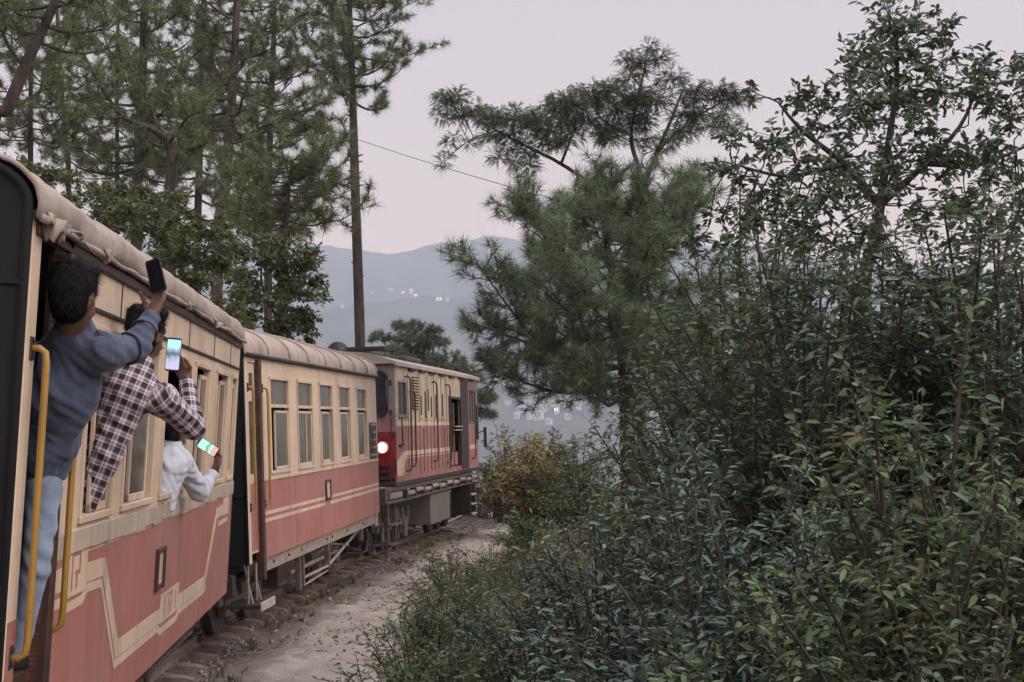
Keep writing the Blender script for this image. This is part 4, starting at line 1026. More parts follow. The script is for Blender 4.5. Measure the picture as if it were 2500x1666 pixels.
# the grove on the left
tr_ = rooted([P(530, 640, 28), P(546, 480, 28), P(560, 330, 28), P(570, 180, 28), P(578, 20, 28), P(588, -180, 28)])
pine('pine_tree', 'pine with reddish straight trunk and long right limb, in front of the grove', tr_, [.15, .14, .13, .115, .10, .08, .04], whorl(34, .45, .98, 2.0, 1.2, .25, .6), .22, 34, GP, BARKP,
     limbs=[([P(575, 345, 28), P(640, 312, 27.6), P(720, 280, 27.2), P(800, 245, 27)], .055, 1.3), ([P(700, 285, 27.2), P(760, 310, 27), P(815, 350, 26.6)], .03, 1.3), ([P(566, 232, 28), P(525, 165, 28.3), P(505, 80, 28.5)], .05, 1), ([P(640, 312, 27.6), P(700, 330, 27.2), P(760, 330, 27)], .03, 1.3)], w=.0065)
tr_ = rooted([P(334, 520, 30), P(340, 400, 30), P(345, 280, 30), P(350, 120, 30), P(356, -60, 30), P(360, -220, 30)])
pine('pine_tree', 'straight dark pine left of the leaning crooked one in the grove', tr_, [.15, .14, .13, .12, .10, .08, .04], whorl(40, .26, .98, 2.0, 1.4, .2, .6), .22, 34, GP, w=.0065)
tr_ = rooted([P(412, 600, 26), P(416, 480, 26), P(420, 400, 26), P(412, 345, 26)])
pine('pine_tree', 'crooked pine whose trunk forks into a long limb curving up left', tr_, [.16, .15, .14, .12, .10], whorl(6, .7, .97, .9, .7, .2, .4), .22, 34, GP,
     limbs=[([P(412, 345, 26), P(370, 315, 25.8), P(300, 285, 25.5), P(245, 210, 25.3), P(205, 130, 25.2), P(175, 30, 25)], .075, 1.2), ([P(412, 345, 26), P(372, 280, 26.2), P(350, 225, 26.3), P(320, 150, 26.5)], .05, 1.1), ([P(415, 400, 26), P(450, 330, 26.3), P(470, 250, 26.5)], .045, 1.2), ([P(300, 285, 25.5), P(250, 290, 25.2), P(195, 280, 25)], .03, 1.2), ([P(415, 350, 26), P(455, 290, 25.4), P(500, 270, 25)], .04, 1.2)], w=.0065)
tr_ = rooted([P(482, 620, 38), P(486, 420, 38), P(490, 250, 38), P(496, 60, 38), P(500, -160, 38)])
pine('pine_tree', 'thin dark pine between the crooked pine and the reddish trunked one', tr_, [.13, .12, .11, .10, .08, .04], whorl(44, .14, .98, 2.0, 1.6, .15, .6), .24, 32, GP, w=.008)
tr_ = rooted([P(-25, 400, 15.5), P(18, 270, 15.5), P(60, 165, 15.5), P(105, 70, 15.5), P(150, -30, 15.5), P(200, -160, 15.5)])
pine('pine_tree', 'dark pine trunk leaning right across the top left corner', tr_, [.085, .08, .075, .07, .06, .055, .03], whorl(16, .60, .98, 1.2, .9, .2, .6, 0, 6.28), .20, 34, GP, w=.0045, limbs=[([P(18, 270, 15.5), P(70, 240, 15.8), P(120, 215, 16)], .02, 1.2), ([P(60, 165, 15.5), P(20, 110, 15.3), P(-10, 40, 15)], .025, 1.2)])
tr_ = rooted([P(74, 440, 33), P(74, 330, 33), P(75, 220, 33), P(78, 80, 33), P(84, -120, 33)])
pine('pine_tree', 'thin upright pine behind the leaning trunk at the left edge', tr_, [.075, .07, .065, .06, .05, .03], whorl(34, .30, .98, 1.9, 1.5, .1, .5), .22, 34, GP, w=.0075)
tr_ = rooted([P(168, 480, 36), P(158, 330, 36), P(150, 200, 36), P(140, 40, 36), P(132, -140, 36)])
pine('pine_tree', 'thin bare stemmed pine second from the left edge', tr_, [.08, .075, .07, .06, .05, .03], whorl(26, .35, .98, 1.8, 1.4, .1, .5), .22, 32, GP, w=.0075)
tr_ = rooted([P(285, 520, 40), P(286, 400, 40), P(286, 250, 40), P(288, 60, 40), P(290, -120, 40)])
pine('pine_tree', 'thin pine half hidden behind the straight dark one', tr_, [.08, .08, .07, .06, .05, .03], whorl(40, .14, .98, 2.0, 1.5, .1, .5), .24, 30, GP, w=.008)
tr_ = rooted([P(655, 640, 36), P(655, 500, 36), P(660, 300, 36), P(668, 100, 36), P(675, -140, 36)])
pine('pine_tree', 'leafy pine at the right side of the grove, left of the pole pine', tr_, [.12, .12, .11, .10, .08, .04], whorl(46, .22, .98, 1.6, 1.9, .15, .5), .24, 32, GP, w=.008)
tr_ = rooted([P(690, 720, 25), P(692, 620, 25), P(698, 540, 25), P(706, 450, 25), P(712, 400, 25)])
pine('pine_tree', 'low spreading pine with drooping grey green boughs below the grove', tr_, [.12, .11, .09, .06, .04, .02], whorl(28, .55, .98, 1.7, .8, .12, .5), .24, 36, GP, w=.006)

# bushy young pine beside the track on the right
tr_ = rooted([P(1535, 1200, 22), P(1528, 960, 22), P(1515, 820, 22), P(1498, 690, 22), P(1475, 560, 22), P(1460, 480, 22)])
yb = whorl(16, .30, .52, 2.1, 2.3, .22, .4) + whorl(18, .52, .80, 2.1, 1.5, .4, .8) + whorl(12, .80, .985, 1.0, .45, .6, .9)
pine('young_pine_tree', 'bushy young pine with long needle tufts beside the track bend', tr_, [.15, .14, .11, .08, .05, .03], yb, .25, 38, None, needle=NEEDLEY, w=.0052, every=.135,
     limbs=[([P(1515, 830, 22), P(1600, 640, 22), P(1680, 520, 22.2), P(1695, 440, 22.4)], .05, 1.5), ([P(1500, 700, 22), P(1350, 560, 21.8), P(1270, 500, 21.6)], .035, 1.4), ([P(1528, 900, 22), P(1350, 860, 21.6), P(1250, 760, 21.2), P(1165, 640, 21)], .04, 1.4), ([P(1528, 940, 22), P(1380, 960, 21.5), P(1270, 930, 21.2), P(1200, 900, 21)], .04, 1.4), ([P(1528, 930, 22), P(1640, 860, 22.5), P(1740, 760, 23)], .04, 1.4), ([P(1350, 860, 21.6), P(1240, 820, 21.2), P(1160, 790, 21)], .03, 1.4)])

# round pine beyond the locomotive
root = empty('round_pine_tree', loc=Vector((*P(1060, 1080, 60)[:2], gz(P(1060, 1080, 60))))); tag(root, 'rounded green pine showing behind the locomotive roof', 'tree')
base = np.array(root.location); TP, TD, wood = [], [], [(np.array([base, P(1050, 960, 60), P(1045, 860, 60)]), np.array([.22, .16, .08]))]
for (cx_, cy_, r_) in ((930, 830, 32), (1000, 835, 45), (1060, 845, 45), (1010, 880, 60), (1090, 900, 60), (1140, 930, 50), (1160, 985, 45), (1190, 975, 30), (1180, 1020, 35), (960, 880, 50), (1050, 930, 70), (975, 800, 24), (1012, 800, 26), (1060, 810, 24)):
    c = P(cx_, cy_, 60 + rng.uniform(-1.0, 1.0)); R = r_ / 55.0; wood.append((np.array([P(1050, 950, 60), (P(1050, 950, 60) + c) / 2 + [0, 0, -.2], c]), np.array([.06, .04, .02])))
    d = rdir(int(70 * R * R) + 12); d[:, 2] = np.abs(d[:, 2]) * .9 + d[:, 2] * .1
    TP.append(c + d * R * rng.uniform(.65, 1.05, (len(d), 1)) * [1, 1, .8]); TD.append(unit(d + [0, 0, .6]))
V, F_ = tubes_np(wood, 5); t_ = link('trunk', mesh_np('trunk', V, F_), BARK)
V, F_ = needle_arrays(np.vstack(TP), np.vstack(TD), 26, .34, 1.0, .016); c_ = link('crown', mesh_np('crown', V, F_), NEEDLEF)
for q in (t_, c_): q.parent = root; q.matrix_parent_inverse = Matrix.Translation(root.location).inverted()

# ---- broad-leaved trees made of limbs and leafy clumps
def clump_tree(name, label, trunk, tr_r, limbs, clumps, Y, leaf, lw, per_m2, mat, bark=None, group=None, mode='leaf', jit=.6, flat=.8, cat='tree', twig=.35, hub=None):
    root = empty(name, loc=Vector(trunk[0])); tag(root, label, cat, group); wood = [(smoothpath(trunk, 14), np.linspace(tr_r, tr_r * .6, 14))]
    nodes = [np.array(trunk[-1])]
    for pts, r0, r1 in limbs:
        pth = smoothpath(pts, 12); wood.append((pth, np.linspace(r0, r1, 12))); nodes += list(pth[3:])
    nodes = np.array(nodes); LP, LD, LN, LL_, TA, TB = [], [], [], [], [], []
    for c, R in clumps:
        c = np.array(c) + rng.normal(0, .15, 3) * R; i = np.argmin(np.linalg.norm(nodes - c, axis=1)); s = nodes[i]
        wood.append((smoothpath([s, s + (c - s) * .35 + rng.normal(0, .16, 3) * R + [0, 0, .10 * R], s + (c - s) * .7 + rng.normal(0, .16, 3) * R, c], 7), np.linspace(.010, .004, 7) * max(.6, tr_r / .1)))
        nt_ = max(5, int(R * R * per_m2))
        d = rdir(nt_); d[:, 2] = d[:, 2] * flat + .12; e = c + d * R * (rng.random((nt_, 1)) ** .45) * np.array([1, 1, flat]); b = c + (e - c) * .25; td = unit(e - b)
        TA.append(b); TB.append(e)
        if mode == 'leaf':
            k = 6; f = (np.arange(k) + .6) / k; p = b[:, None] + (e - b)[:, None] * (.35 + .7 * f)[None, :, None]
            p = p.reshape(-1, 3); m_ = len(p); keep = rng.random(m_) < .9; t2 = np.repeat(td, k, 0)
            dd = unit((t2 * .5 + rdir(m_) * .9 + [0, 0, -.15]) * [1, 1, .6]); nn = unit(np.array([0, 0, 1.0]) + rdir(m_) * jit)
            LP.append(p[keep]); LD.append(dd[keep]); LN.append(nn[keep]); LL_.append((leaf * rng.uniform(.65, 1.2, m_))[keep])
        else:                                                  # feathery compound leaves: a drooping midrib with paired leaflets
            for _k in range(2):
                rl = (twig * rng.uniform(.7, 1.2, nt_))[:, None]; rd = unit(td + rdir(nt_) * .7 + [0, 0, -.05]); side = unit(np.cross(rd, [0, 0, 1.0]) + 1e-6)
                TA.append(e); TB.append(e + rd * rl * .8 + np.array([0, 0, -.18]) * rl)
                for q in range(7):
                    f = (q + 1) / 7; p = e + rd * rl * f + np.array([0, 0, -.28]) * rl * f * f
                    for sg in (-1, 1): LP.append(p); LD.append(unit(side * sg + rd * .5 + [0, 0, -.2])); LN.append(np.array([0, 0, 1.0]) + rdir(nt_) * .3); LL_.append(leaf * rng.uniform(.8, 1.1, nt_) * (1 - .35 * abs(f - .5)))
    V, F_ = joinVF(tubes_np(wood, 5), twigs_np(np.vstack(TA), np.vstack(TB), .004 * max(.7, tr_r / .1))); t_ = link('trunk', mesh_np('trunk', V, F_), bark or TWIG)
    LL_ = np.concatenate(LL_); V, F_ = leaf_arrays(np.vstack(LP), np.vstack(LD), np.vstack(LN), LL_, LL_ * lw, simple=mode != 'leaf' or Y > 15); c_ = link('crown', mesh_np('crown', V, F_), mat)
    for q in (t_, c_): q.parent = root; q.matrix_parent_inverse = Matrix.Translation(root.location).inverted()
    return root

# feathery flat-topped tree
Y = 32
FT = [(1096, 252, 38), (1160, 271, 42), (1120, 235, 30), (1210, 300, 48), (1268, 285, 45), (1250, 330, 40), (1319, 305, 50), (1357, 271, 45), (1395, 252, 48), (1340, 350, 40), (1447, 239, 50), (1420, 300, 50), (1498, 285, 50), (1490, 225, 40), (1542, 246, 48), (1574, 160, 42), (1530, 150, 34), (1606, 140, 34), (1590, 120, 24), (1638, 195, 42),
      (1689, 222, 44), (1753, 228, 40), (1795, 245, 32), (1657, 290, 46), (1574, 290, 48), (1485, 335, 42), (1268, 360, 36), (1223, 385, 30), (1083, 390, 20), (1095, 345, 20), (1287, 410, 30), (1710, 290, 44), (1600, 240, 44), (1640, 340, 38), (1560, 345, 36), (1760, 290, 34), (1390, 330, 44), (1540, 200, 34), (1190, 345, 26)]
FT += [(x + rng.uniform(-40, 40), y + rng.uniform(-22, 30), r * .8) for x, y, r in FT if y > 200]
cl = [(P(x, y, Y + rng.uniform(-1.6, 1.6)), r / 103.) for x, y, r in FT]
tr_ = [np.array([*P(1560, 1000, Y)[:2], gz(P(1560, 1000, Y))]), P(1570, 700, Y), P(1575, 560, Y), P(1572, 455, Y)]
clump_tree('feathery_tree', 'flat topped tree with feathery leaves behind the young pine', tr_, .13,
           [([P(1572, 455, Y), P(1556, 400, Y), P(1540, 330, Y + .3), P(1560, 230, Y + .5), P(1578, 150, Y + .4)], .075, .02), ([P(1572, 455, Y), P(1605, 370, Y - .3), P(1640, 290, Y - .6), P(1665, 225, Y - .8)], .07, .02), ([P(1605, 370, Y - .3), P(1680, 300, Y), P(1770, 245, Y + .3)], .045, .015),
            ([P(1575, 560, Y), P(1470, 470, Y + .4), P(1370, 400, Y + .6), P(1290, 360, Y + .6), P(1215, 320, Y + .8), P(1110, 262, Y + 1)], .07, .012), ([P(1370, 400, Y + .6), P(1400, 320, Y), P(1410, 262, Y - .4)], .04, .012), ([P(1540, 330, Y + .3), P(1480, 300, Y), P(1440, 250, Y - .3)], .04, .012), ([P(1215, 320, Y + .8), P(1150, 340, Y + .8), P(1085, 395, Y + .8)], .018, .006)],
           cl, Y, .048, .44, 520, LEAFT, mode='feather', twig=.19, flat=.75)

# dark broad-leaved tree, upper right
Y = 10.5
RT = [(2180, 80, 105), (2100, 150, 85), (2270, 95, 75), (2380, 170, 75), (2470, 280, 80), (2320, 240, 90), (2220, 230, 100), (2120, 285, 90), (2020, 245, 70), (1950, 255, 60), (1880, 335, 70), (1835, 235, 36), (1795, 335, 50), (1950, 385, 80), (2060, 395, 90), (2180, 390, 90), (2300, 400, 95), (2420, 395, 80), (1900, 455, 80), (2020, 485, 90), (2130, 470, 80), (2480, 440, 80), (2230, 320, 70), (2160, 180, 80), (2560, 200, 90), (2580, 380, 90), (1800, 430, 55), (1760, 520, 60), (2350, 480, 80), (2240, 50, 50), (1700, 560, 60), (1830, 560, 70), (1960, 570, 80), (2100, 570, 80), (2250, 520, 70), (2400, 560, 80), (2500, 540, 70), (2200, 140, 60), (2060, 320, 60), (2440, 340, 60), (2500, 170, 60)]
RT += [(x + rng.uniform(-70, 70), y + rng.uniform(-40, 70), r * .7) for x, y, r in RT if y > 60]
cl = [(P(x, y, Y + rng.uniform(-.9, .9)), r / 314.) for x, y, r in RT]
b0 = P(2120, 1000, Y); tr_ = [np.array([b0[0], b0[1], gz(b0)]), P(2110, 800, Y), P(2130, 620, Y), P(2150, 500, Y)]
clump_tree('broadleaf_tree', 'dark leafed tree standing against the sky at upper right', tr_, .07,
           [([P(2150, 500, Y), P(2170, 350, Y), P(2190, 200, Y), P(2190, 60, Y)], .04, .01), ([P(2150, 500, Y), P(2060, 400, Y - .2), P(1960, 320, Y - .3), P(1900, 250, Y - .4)], .035, .008), ([P(2150, 500, Y), P(2260, 400, Y + .2), P(2350, 300, Y + .3), P(2400, 170, Y + .3)], .035, .008), ([P(2260, 400, Y + .2), P(2400, 400, Y + .2), P(2560, 330, Y + .2)], .028, .008), ([P(2060, 400, Y - .2), P(1920, 430, Y - .3), P(1790, 400, Y - .3)], .025, .007)],
           cl, Y, .070, .46, 480, LEAFD, jit=1.1, flat=.95)

# understorey trees beyond the coach roofs
def scatter(poly, n, r0, r1):
    """n clumps at random inside an outline"""
    out = []; xs = [p[0] for p in poly]; ys = [p[1] for p in poly]
    while len(out) < n:
        x, y = rng.uniform(min(xs), max(xs)), rng.uniform(min(ys), max(ys)); ins_ = False
        for (x0, y0), (x1, y1) in zip(poly, poly[1:] + poly[:1]):
            if (y0 > y) != (y1 > y) and x < (x1 - x0) * (y - y0) / (y1 - y0) + x0: ins_ = not ins_
        if ins_: out.append((x, y, rng.uniform(r0, r1)))
    return out
Y = 21
UT = scatter([(560, 660), (600, 590), (680, 570), (750, 610), (790, 680), (785, 760), (765, 830), (560, 850)], 46, 32, 50)
cl = [(P(x, y, Y + rng.uniform(-.8, .8)), r / 157.) for x, y, r in UT]
b0 = P(680, 1000, Y); tr_ = [np.array([b0[0], b0[1], gz(b0)]), P(675, 900, Y), P(678, 760, Y)]
clump_tree('broadleaf_tree', 'round leafed green tree just above the second coach roof', tr_, .06, [([P(678, 780, Y), P(720, 700, Y), P(740, 640, Y)], .03, .01), ([P(678, 780, Y), P(640, 700, Y), P(640, 620, Y)], .03, .01)], cl, Y, .085, .62, 460, LEAFU, jit=.7)
Y = 19
UT = scatter([(250, 480), (330, 500), (430, 470), (520, 520), (590, 580), (610, 700), (600, 830), (520, 800), (400, 680), (300, 590)], 60, 30, 46)
cl = [(P(x, y, Y + rng.uniform(-.8, .8)), r / 173.) for x, y, r in UT]
b0 = P(470, 1000, Y); tr_ = [np.array([b0[0], b0[1], gz(b0)]), P(468, 850, Y), P(466, 700, Y)]
clump_tree('broadleaf_shrub', 'tall yellowish green shrub just above the nearest coach roof', tr_, .05, [([P(466, 700, Y), P(500, 620, Y), P(520, 560, Y)], .025, .008), ([P(466, 700, Y), P(420, 620, Y), P(380, 560, Y)], .025, .008)], cl, Y, .10, .38, 480, LEAFU, cat='shrub', jit=.8)
Y = 23
UT = scatter([(-10, 390), (120, 400), (200, 430), (330, 470), (420, 480), (430, 600), (330, 580), (210, 520), (100, 470), (-10, 430)], 40, 30, 44)
cl = [(P(x, y, Y + rng.uniform(-.8, .8)), r / 143.) for x, y, r in UT]
b0 = P(200, 1000, Y); tr_ = [np.array([b0[0], b0[1], gz(b0)]), P(205, 750, Y), P(208, 560, Y)]
clump_tree('broadleaf_shrub', 'dark green shrub behind the black coach end at left', tr_, .05, [([P(208, 560, Y), P(250, 510, Y), P(300, 500, Y)], .025, .008), ([P(208, 560, Y), P(120, 450, Y), P(40, 420, Y)], .025, .008), ([P(250, 510, Y), P(340, 500, Y), P(400, 510, Y)], .02, .008)], cl, Y, .10, .42, 430, LEAFU, cat='shrub', jit=.8)

# ---- shrubs of arching leafy stems
def shrub_arrays(H, R, nst, leaf, lw, seed, dens=1.0, upright=.5):
    g = np.random.default_rng(seed); wood, LP, LD, LN, LL_, TA, TB = [], [], [], [], [], [], []
    for s in range(nst):
        a = g.random() * 6.283; rad = R * math.sqrt(g.random()); h = H * (1 - .45 * (rad / R) ** 2) * g.uniform(.65, 1.08); b0 = np.array([math.cos(a), math.sin(a), 0]) * rad * .35
        e = np.array([math.cos(a) * rad, math.sin(a) * rad, h]); m = b0 * .4 + e * .45 + np.array([0, 0, h * (.2 + .1 * upright)]); path = smoothpath([b0, m, e + g.normal(0, .05, 3) * H], 9)
        wood.append((path, np.linspace(.010, .003, 9) * (H ** .5)))
        L = np.linalg.norm(np.diff(path, axis=0), axis=1).sum(); ntw = max(4, int(L / .11 * dens))
        f = .18 + .82 * (np.arange(ntw) + g.random(ntw)) / ntw; x = np.minimum(f, 1) * 8; i = np.minimum(x.astype(int), 7); p = path[i] + (path[i + 1] - path[i]) * (x - i)[:, None]; d = unit(path[i + 1] - path[i])
        td = unit(d * .5 + unit(g.normal(size=(ntw, 3))) + [0, 0, .15]); tl = (g.uniform(.10, .30, ntw) * (.6 + leaf * 5))[:, None]; q = p + td * tl
        TA.append(p); TB.append(q); nl = 5
        for j in range(nl):
            LP.append(p + td * tl * (j + .7) / nl); LD.append(unit((td * .55 + unit(g.normal(size=(ntw, 3))) * .85) * [1, 1, .45])); LN.append(unit(np.array([0, 0, 1.]) + unit(g.normal(size=(ntw, 3))) * .75)); LL_.append(leaf * g.uniform(.45, 1.35, ntw))
    return wood, np.vstack(LP), np.vstack(LD), np.vstack(LN), np.concatenate(LL_), np.vstack(TA), np.vstack(TB)
def shrub(name, label, pos, H, R, nst, leaf, lw, mat, seed, group=None, dens=1.0, sx=1.0, cat='shrub'):
    w_, LP, LD, LN, LL_, TA, TB = shrub_arrays(H, R, nst, leaf, lw, seed, dens); pos = np.array(pos, float)
    z = gz(pos) - .03; root = empty(name, loc=Vector((pos[0], pos[1], z))); tag(root, label, cat, group)
    V, F_ = joinVF(tubes_np(w_, 4), twigs_np(TA, TB, .003)); t_ = link('stems', mesh_np('stems', V * [sx, 1, 1], F_), TWIG, root)
    V, F_ = leaf_arrays(LP * [sx, 1, 1], LD, LN, LL_, LL_ * lw, simple=pos[1] > 11); link('foliage', mesh_np('foliage', V, F_), mat, root)
    return root
def gp(px, Y): p = at(px, 1100, Y); return (p.x, Y)
GS = 'trackside shrubs on the right'
SH = [  # label, pixel column, distance, height, radius, stems, leaf, width ratio, material
 ('dark leafy shrub overhanging the dirt path, lowest in the picture', 1140, 8.4, 1.4, .90, 70, .062, .48, LEAFG),
 ('small green sprig bush leaning over the path edge', 950, 9.6, 1.0, .5, 30, .058, .5, LEAFG),
 ('rounded leafy bush spilling onto the path, bottom centre', 1012, 10.6, 1.15, .75, 60, .06, .5, LEAFG),
 ('low round bush on the path edge behind the spilling one', 1045, 12.8, 1.05, .72, 50, .06, .5, LEAFG),
 ('small round bush beside the path abreast of the locomotive', 1092, 17.5, 1.0, .8, 46, .065, .48, LEAFG),
 ('mid green shrub crowding the path below the fuel tank', 1120, 14.5, 1.05, .75, 46, .07, .45, LEAFG),
 ('low weedy shrub at the far end of the path', 1105, 21.0, .8, .8, 34, .075, .45, LEAFY),
 ('olive shrub in front of the straw coloured bush', 1235, 22.0, .7, .8, 40, .08, .4, LEAFY),
 ('dark shrub between the path bush and the young pine', 1310, 12.0, 1.45, .85, 60, .075, .42, LEAFD),
 ('grey green shrub right of the path shrub, foot of the picture', 1400, 7.2, 1.65, .85, 60, .07, .36, LEAFB),
 ('dry twiggy shrub with brown seed heads under the young pine', 1610, 15.0, 2.7, 1.2, 50, .06, .5, LEAFR),
 ('bluish green shrub in front of the young pine trunk', 1470, 10.5, 2.05, 1.0, 60, .085, .34, LEAFB),
 ('dense green shrub right of the seed head shrub', 1760, 11.5, 3.7, 1.3, 100, .085, .42, LEAFG),
 ('broad dark shrub below the upper right tree', 2020, 8.6, 3.95, 1.35, 140, .085, .42, LEAFD),
 ('tall dark shrub at the right edge under the tree', 2420, 8.0, 3.9, 1.3, 140, .09, .42, LEAFD),
 ('bluish shrub in the middle of the right hand thicket', 1800, 6.6, 2.5, 1.05, 100, .08, .33, LEAFB),
 ('large green shrub filling the right edge at mid height', 2300, 5.6, 2.8, 1.05, 120, .08, .40, LEAFG),
 ('dark shrub in the bottom right corner', 2330, 4.3, 1.95, .85, 80, .065, .40, LEAFD),
 ('grey green shrub at the bottom, left of the corner shrub', 1830, 4.9, 1.75, .85, 76, .068, .36, LEAFB),
 ('leafy shrub behind the right hand thicket, left of the tree trunk', 1890, 12.5, 4.6, 1.4, 120, .09, .45, LEAFG),
 ('dark bush far right behind the tall edge shrub', 2300, 12.0, 4.7, 1.6, 120, .095, .45, LEAFD),
 ('slim weed shrub with yellow tipped leaves at the bottom centre', 1590, 5.9, 1.5, .7, 56, .06, .38, LEAFG),
]
for i, (lb, px, Yd, H, R, ns, lf, lw, mt) in enumerate(SH):
    near = Yd < 13
    shrub('shrub', lb, gp(px, Yd), H, R, int(ns * .9), lf * (.78 if near else .9), lw, mt, 40 + i, GS, 1.5 if near else 1.2)
shrub('straw_bush', 'bright straw coloured dry bush glowing beyond the locomotive', gp(1292, 31), 2.45, 1.0, 110, .10, .26, LEAFS, 91, None, 1.2)
for i, (lb, px, Yd, H, R, mt) in enumerate([('olive bush left of the straw coloured bush', 1245, 36, 2.6, 1.1, LEAFY), ('yellow green bush right of the straw coloured bush', 1345, 34, 2.5, 1.0, LEAFY), ('brownish dry bush between locomotive nose and straw bush', 1205, 38, 1.7, 1.1, LEAFR), ('dark green bush at the foot of the young pine', 1420, 30, 2.4, 1.3, LEAFG), ('low green bush against the young pine, right of the rail bend', 1300, 27, .85, .9, LEAFG)]):
    shrub('far_bush', lb, gp(px, Yd), H, R, 50, .11, .4, mt, 120 + i, 'bushes beyond the locomotive')
# ground cover under and between the shrubs
n = 26000; yy = 4 + 50 * rng.random(n) ** 1.7; dd = 2.55 + rng.gamma(1.6, 1.6, n)
ex = track_pts(yy, dd); ex[:, 2] = ground_z(ex[:, 0], ex[:, 1]) + rng.random(n) ** 1.5 * np.clip((dd - 2.4) * .5, .05, .55)
LLn = rng.uniform(.04, .10, n); V, F_ = leaf_arrays(ex, unit(rng.normal(size=(n, 3)) + [0, 0, .3]), unit(rng.normal(size=(n, 3)) * .6 + [0, 0, 1]), LLn, LLn * .42, simple=True)
o = link('ground_cover', mesh_np('ground_cover', V, F_), LEAFG); tag(o, 'low leafy ground cover under the shrubs beside the path', 'ground cover', kind='stuff')
sp = [(np.array([*track_pt(float(a), float(b))[:2], -.16]), float(k)) for a, b, k in zip(rng.uniform(14, 46, 110), rng.uniform(2.6, 4.8, 110), rng.uniform(.5, 1.0, 110))]
o = blades(sp, 'verge_grass', leafmat('pale_verge_grass', (0.10, 0.09, 0.045), (0.28, 0.23, 0.12), .3), .25, .75, 40, .30); tag(o, 'pale dry grass stalks along the edge of the path', 'grass', kind='stuff')

# ================================================================== people (bodies grown as one smooth surface each)
def smin(a, b, k):
    h = np.clip(.5 + .5 * (b - a) / k, 0, 1); return b * (1 - h) + a * h - k * h * (1 - h)
def prim_d(p, q):
    if q[0] == 'c':
        _, a, b, ra, rb = q[:5]; a, b = np.array(a, float), np.array(b, float); ab = b - a; t = np.clip(((p - a) @ ab) / max(1e-9, ab @ ab), 0, 1)
        d = p - a - t[..., None] * ab
        if len(q) > 5 and q[5] is not None:                    # flattened cross-section: (direction, factor)
            n, s = np.array(q[5][0], float), q[5][1]; n /= np.linalg.norm(n); d = d + (d @ n)[..., None] * (1 / s - 1) * n
        return np.linalg.norm(d, axis=-1) - (ra + (rb - ra) * t)
    _, c, r, R = q[:4]; d = (p - np.array(c, float)) @ np.array(R, float); r = np.array(r, float)
    return (np.linalg.norm(d / r, axis=-1) - 1) * r.min()
def grow(prims, res, k, fold=0.0, fvec=None, cuts=(), seed=0):
    """smooth union of the primitives -> mesh arrays (surface nets)"""
    lo_, hi_ = np.full(3, 1e9), np.full(3, -1e9)
    for q in prims:
        if q[0] == 'c': pts, r = [np.array(q[1]), np.array(q[2])], max(q[3], q[4])
        else: pts, r = [np.array(q[1])], max(q[2])
        for v in pts: lo_ = np.minimum(lo_, v - r); hi_ = np.maximum(hi_, v + r)
    lo_ -= .03; hi_ += .03; n = np.ceil((hi_ - lo_) / res).astype(int) + 1
    g = np.stack(np.meshgrid(*[lo_[i] + np.arange(n[i]) * res for i in range(3)], indexing='ij'), -1)
    d = None
    for q in prims:
        e = prim_d(g, q); kk = q[6] if q[0] == 'c' and len(q) > 6 else k
        d = e if d is None else smin(d, e, kk)
    folds = fold if isinstance(fold, list) else ([(fold, fvec, seed)] if fold else [])
    for fo, fv, sd_ in folds:
        f = np.array(fv if fv is not None else (30, 20, 55.), float); w = g @ f; w2 = g @ np.array([f[2] * .4, -f[0] * .7, f[1] * .5])
        d = d + fo * (np.sin(w + 2.2 * np.sin(w2 + sd_)) * (.5 + .5 * np.sin(g @ np.array([9., 7., -11.]) + sd_)) + .45 * np.sin(2.1 * w2 + 1.7 * np.sin(w * .6)))
    for c, nn in cuts: d = np.maximum(d, (g - np.array(c)) @ np.array(nn))
    ins = d < 0; c8 = [(i, j, l) for i in (0, 1) for j in (0, 1) for l in (0, 1)]
    sl = lambda A, i, j, l: A[i:A.shape[0] - 1 + i, j:A.shape[1] - 1 + j, l:A.shape[2] - 1 + l]
    cnt = sum(sl(ins, *c).astype(int) for c in c8); act = (cnt > 0) & (cnt < 8)
    idx = -np.ones(act.shape, int); ai = np.argwhere(act); idx[act] = np.arange(len(ai))
    acc = np.zeros((len(ai), 3)); num = np.zeros(len(ai))
    dv = np.stack([sl(d, *c)[act] for c in c8], 1)
    for a in range(8):
        for b in range(a + 1, 8):
            df = np.array(c8[b]) - np.array(c8[a])
            if np.abs(df).sum() != 1: continue
            va, vb = dv[:, a], dv[:, b]; m = (va < 0) != (vb < 0); t = np.where(m, va / np.where(m, va - vb, 1), 0)
            acc[m] += (np.array(c8[a]) + t[:, None] * df)[m]; num[m] += 1
    V = lo_ + (ai + acc / np.maximum(num, 1)[:, None]) * res
    Fs = []
    for ax in range(3):
        o1, o2 = [(1, 2), (2, 0), (0, 1)][ax]; s0 = [slice(None)] * 3; s1 = [slice(None)] * 3; s0[ax] = slice(0, -1); s1[ax] = slice(1, None)
        a, b = ins[tuple(s0)], ins[tuple(s1)]; e = np.argwhere(a != b); flip = a[a != b]
        ok = (e[:, o1] > 0) & (e[:, o2] > 0) & (e[:, o1] < n[o1] - 1) & (e[:, o2] < n[o2] - 1); e, flip = e[ok], flip[ok]
        def at_(u, v): x = e.copy(); x[:, o1] -= u; x[:, o2] -= v; return idx[x[:, 0], x[:, 1], x[:, 2]]
        q = np.stack([at_(1, 1), at_(0, 1), at_(0, 0), at_(1, 0)], 1); q[~flip] = q[~flip][:, ::-1]; Fs.append(q)
    return V, np.vstack(Fs)

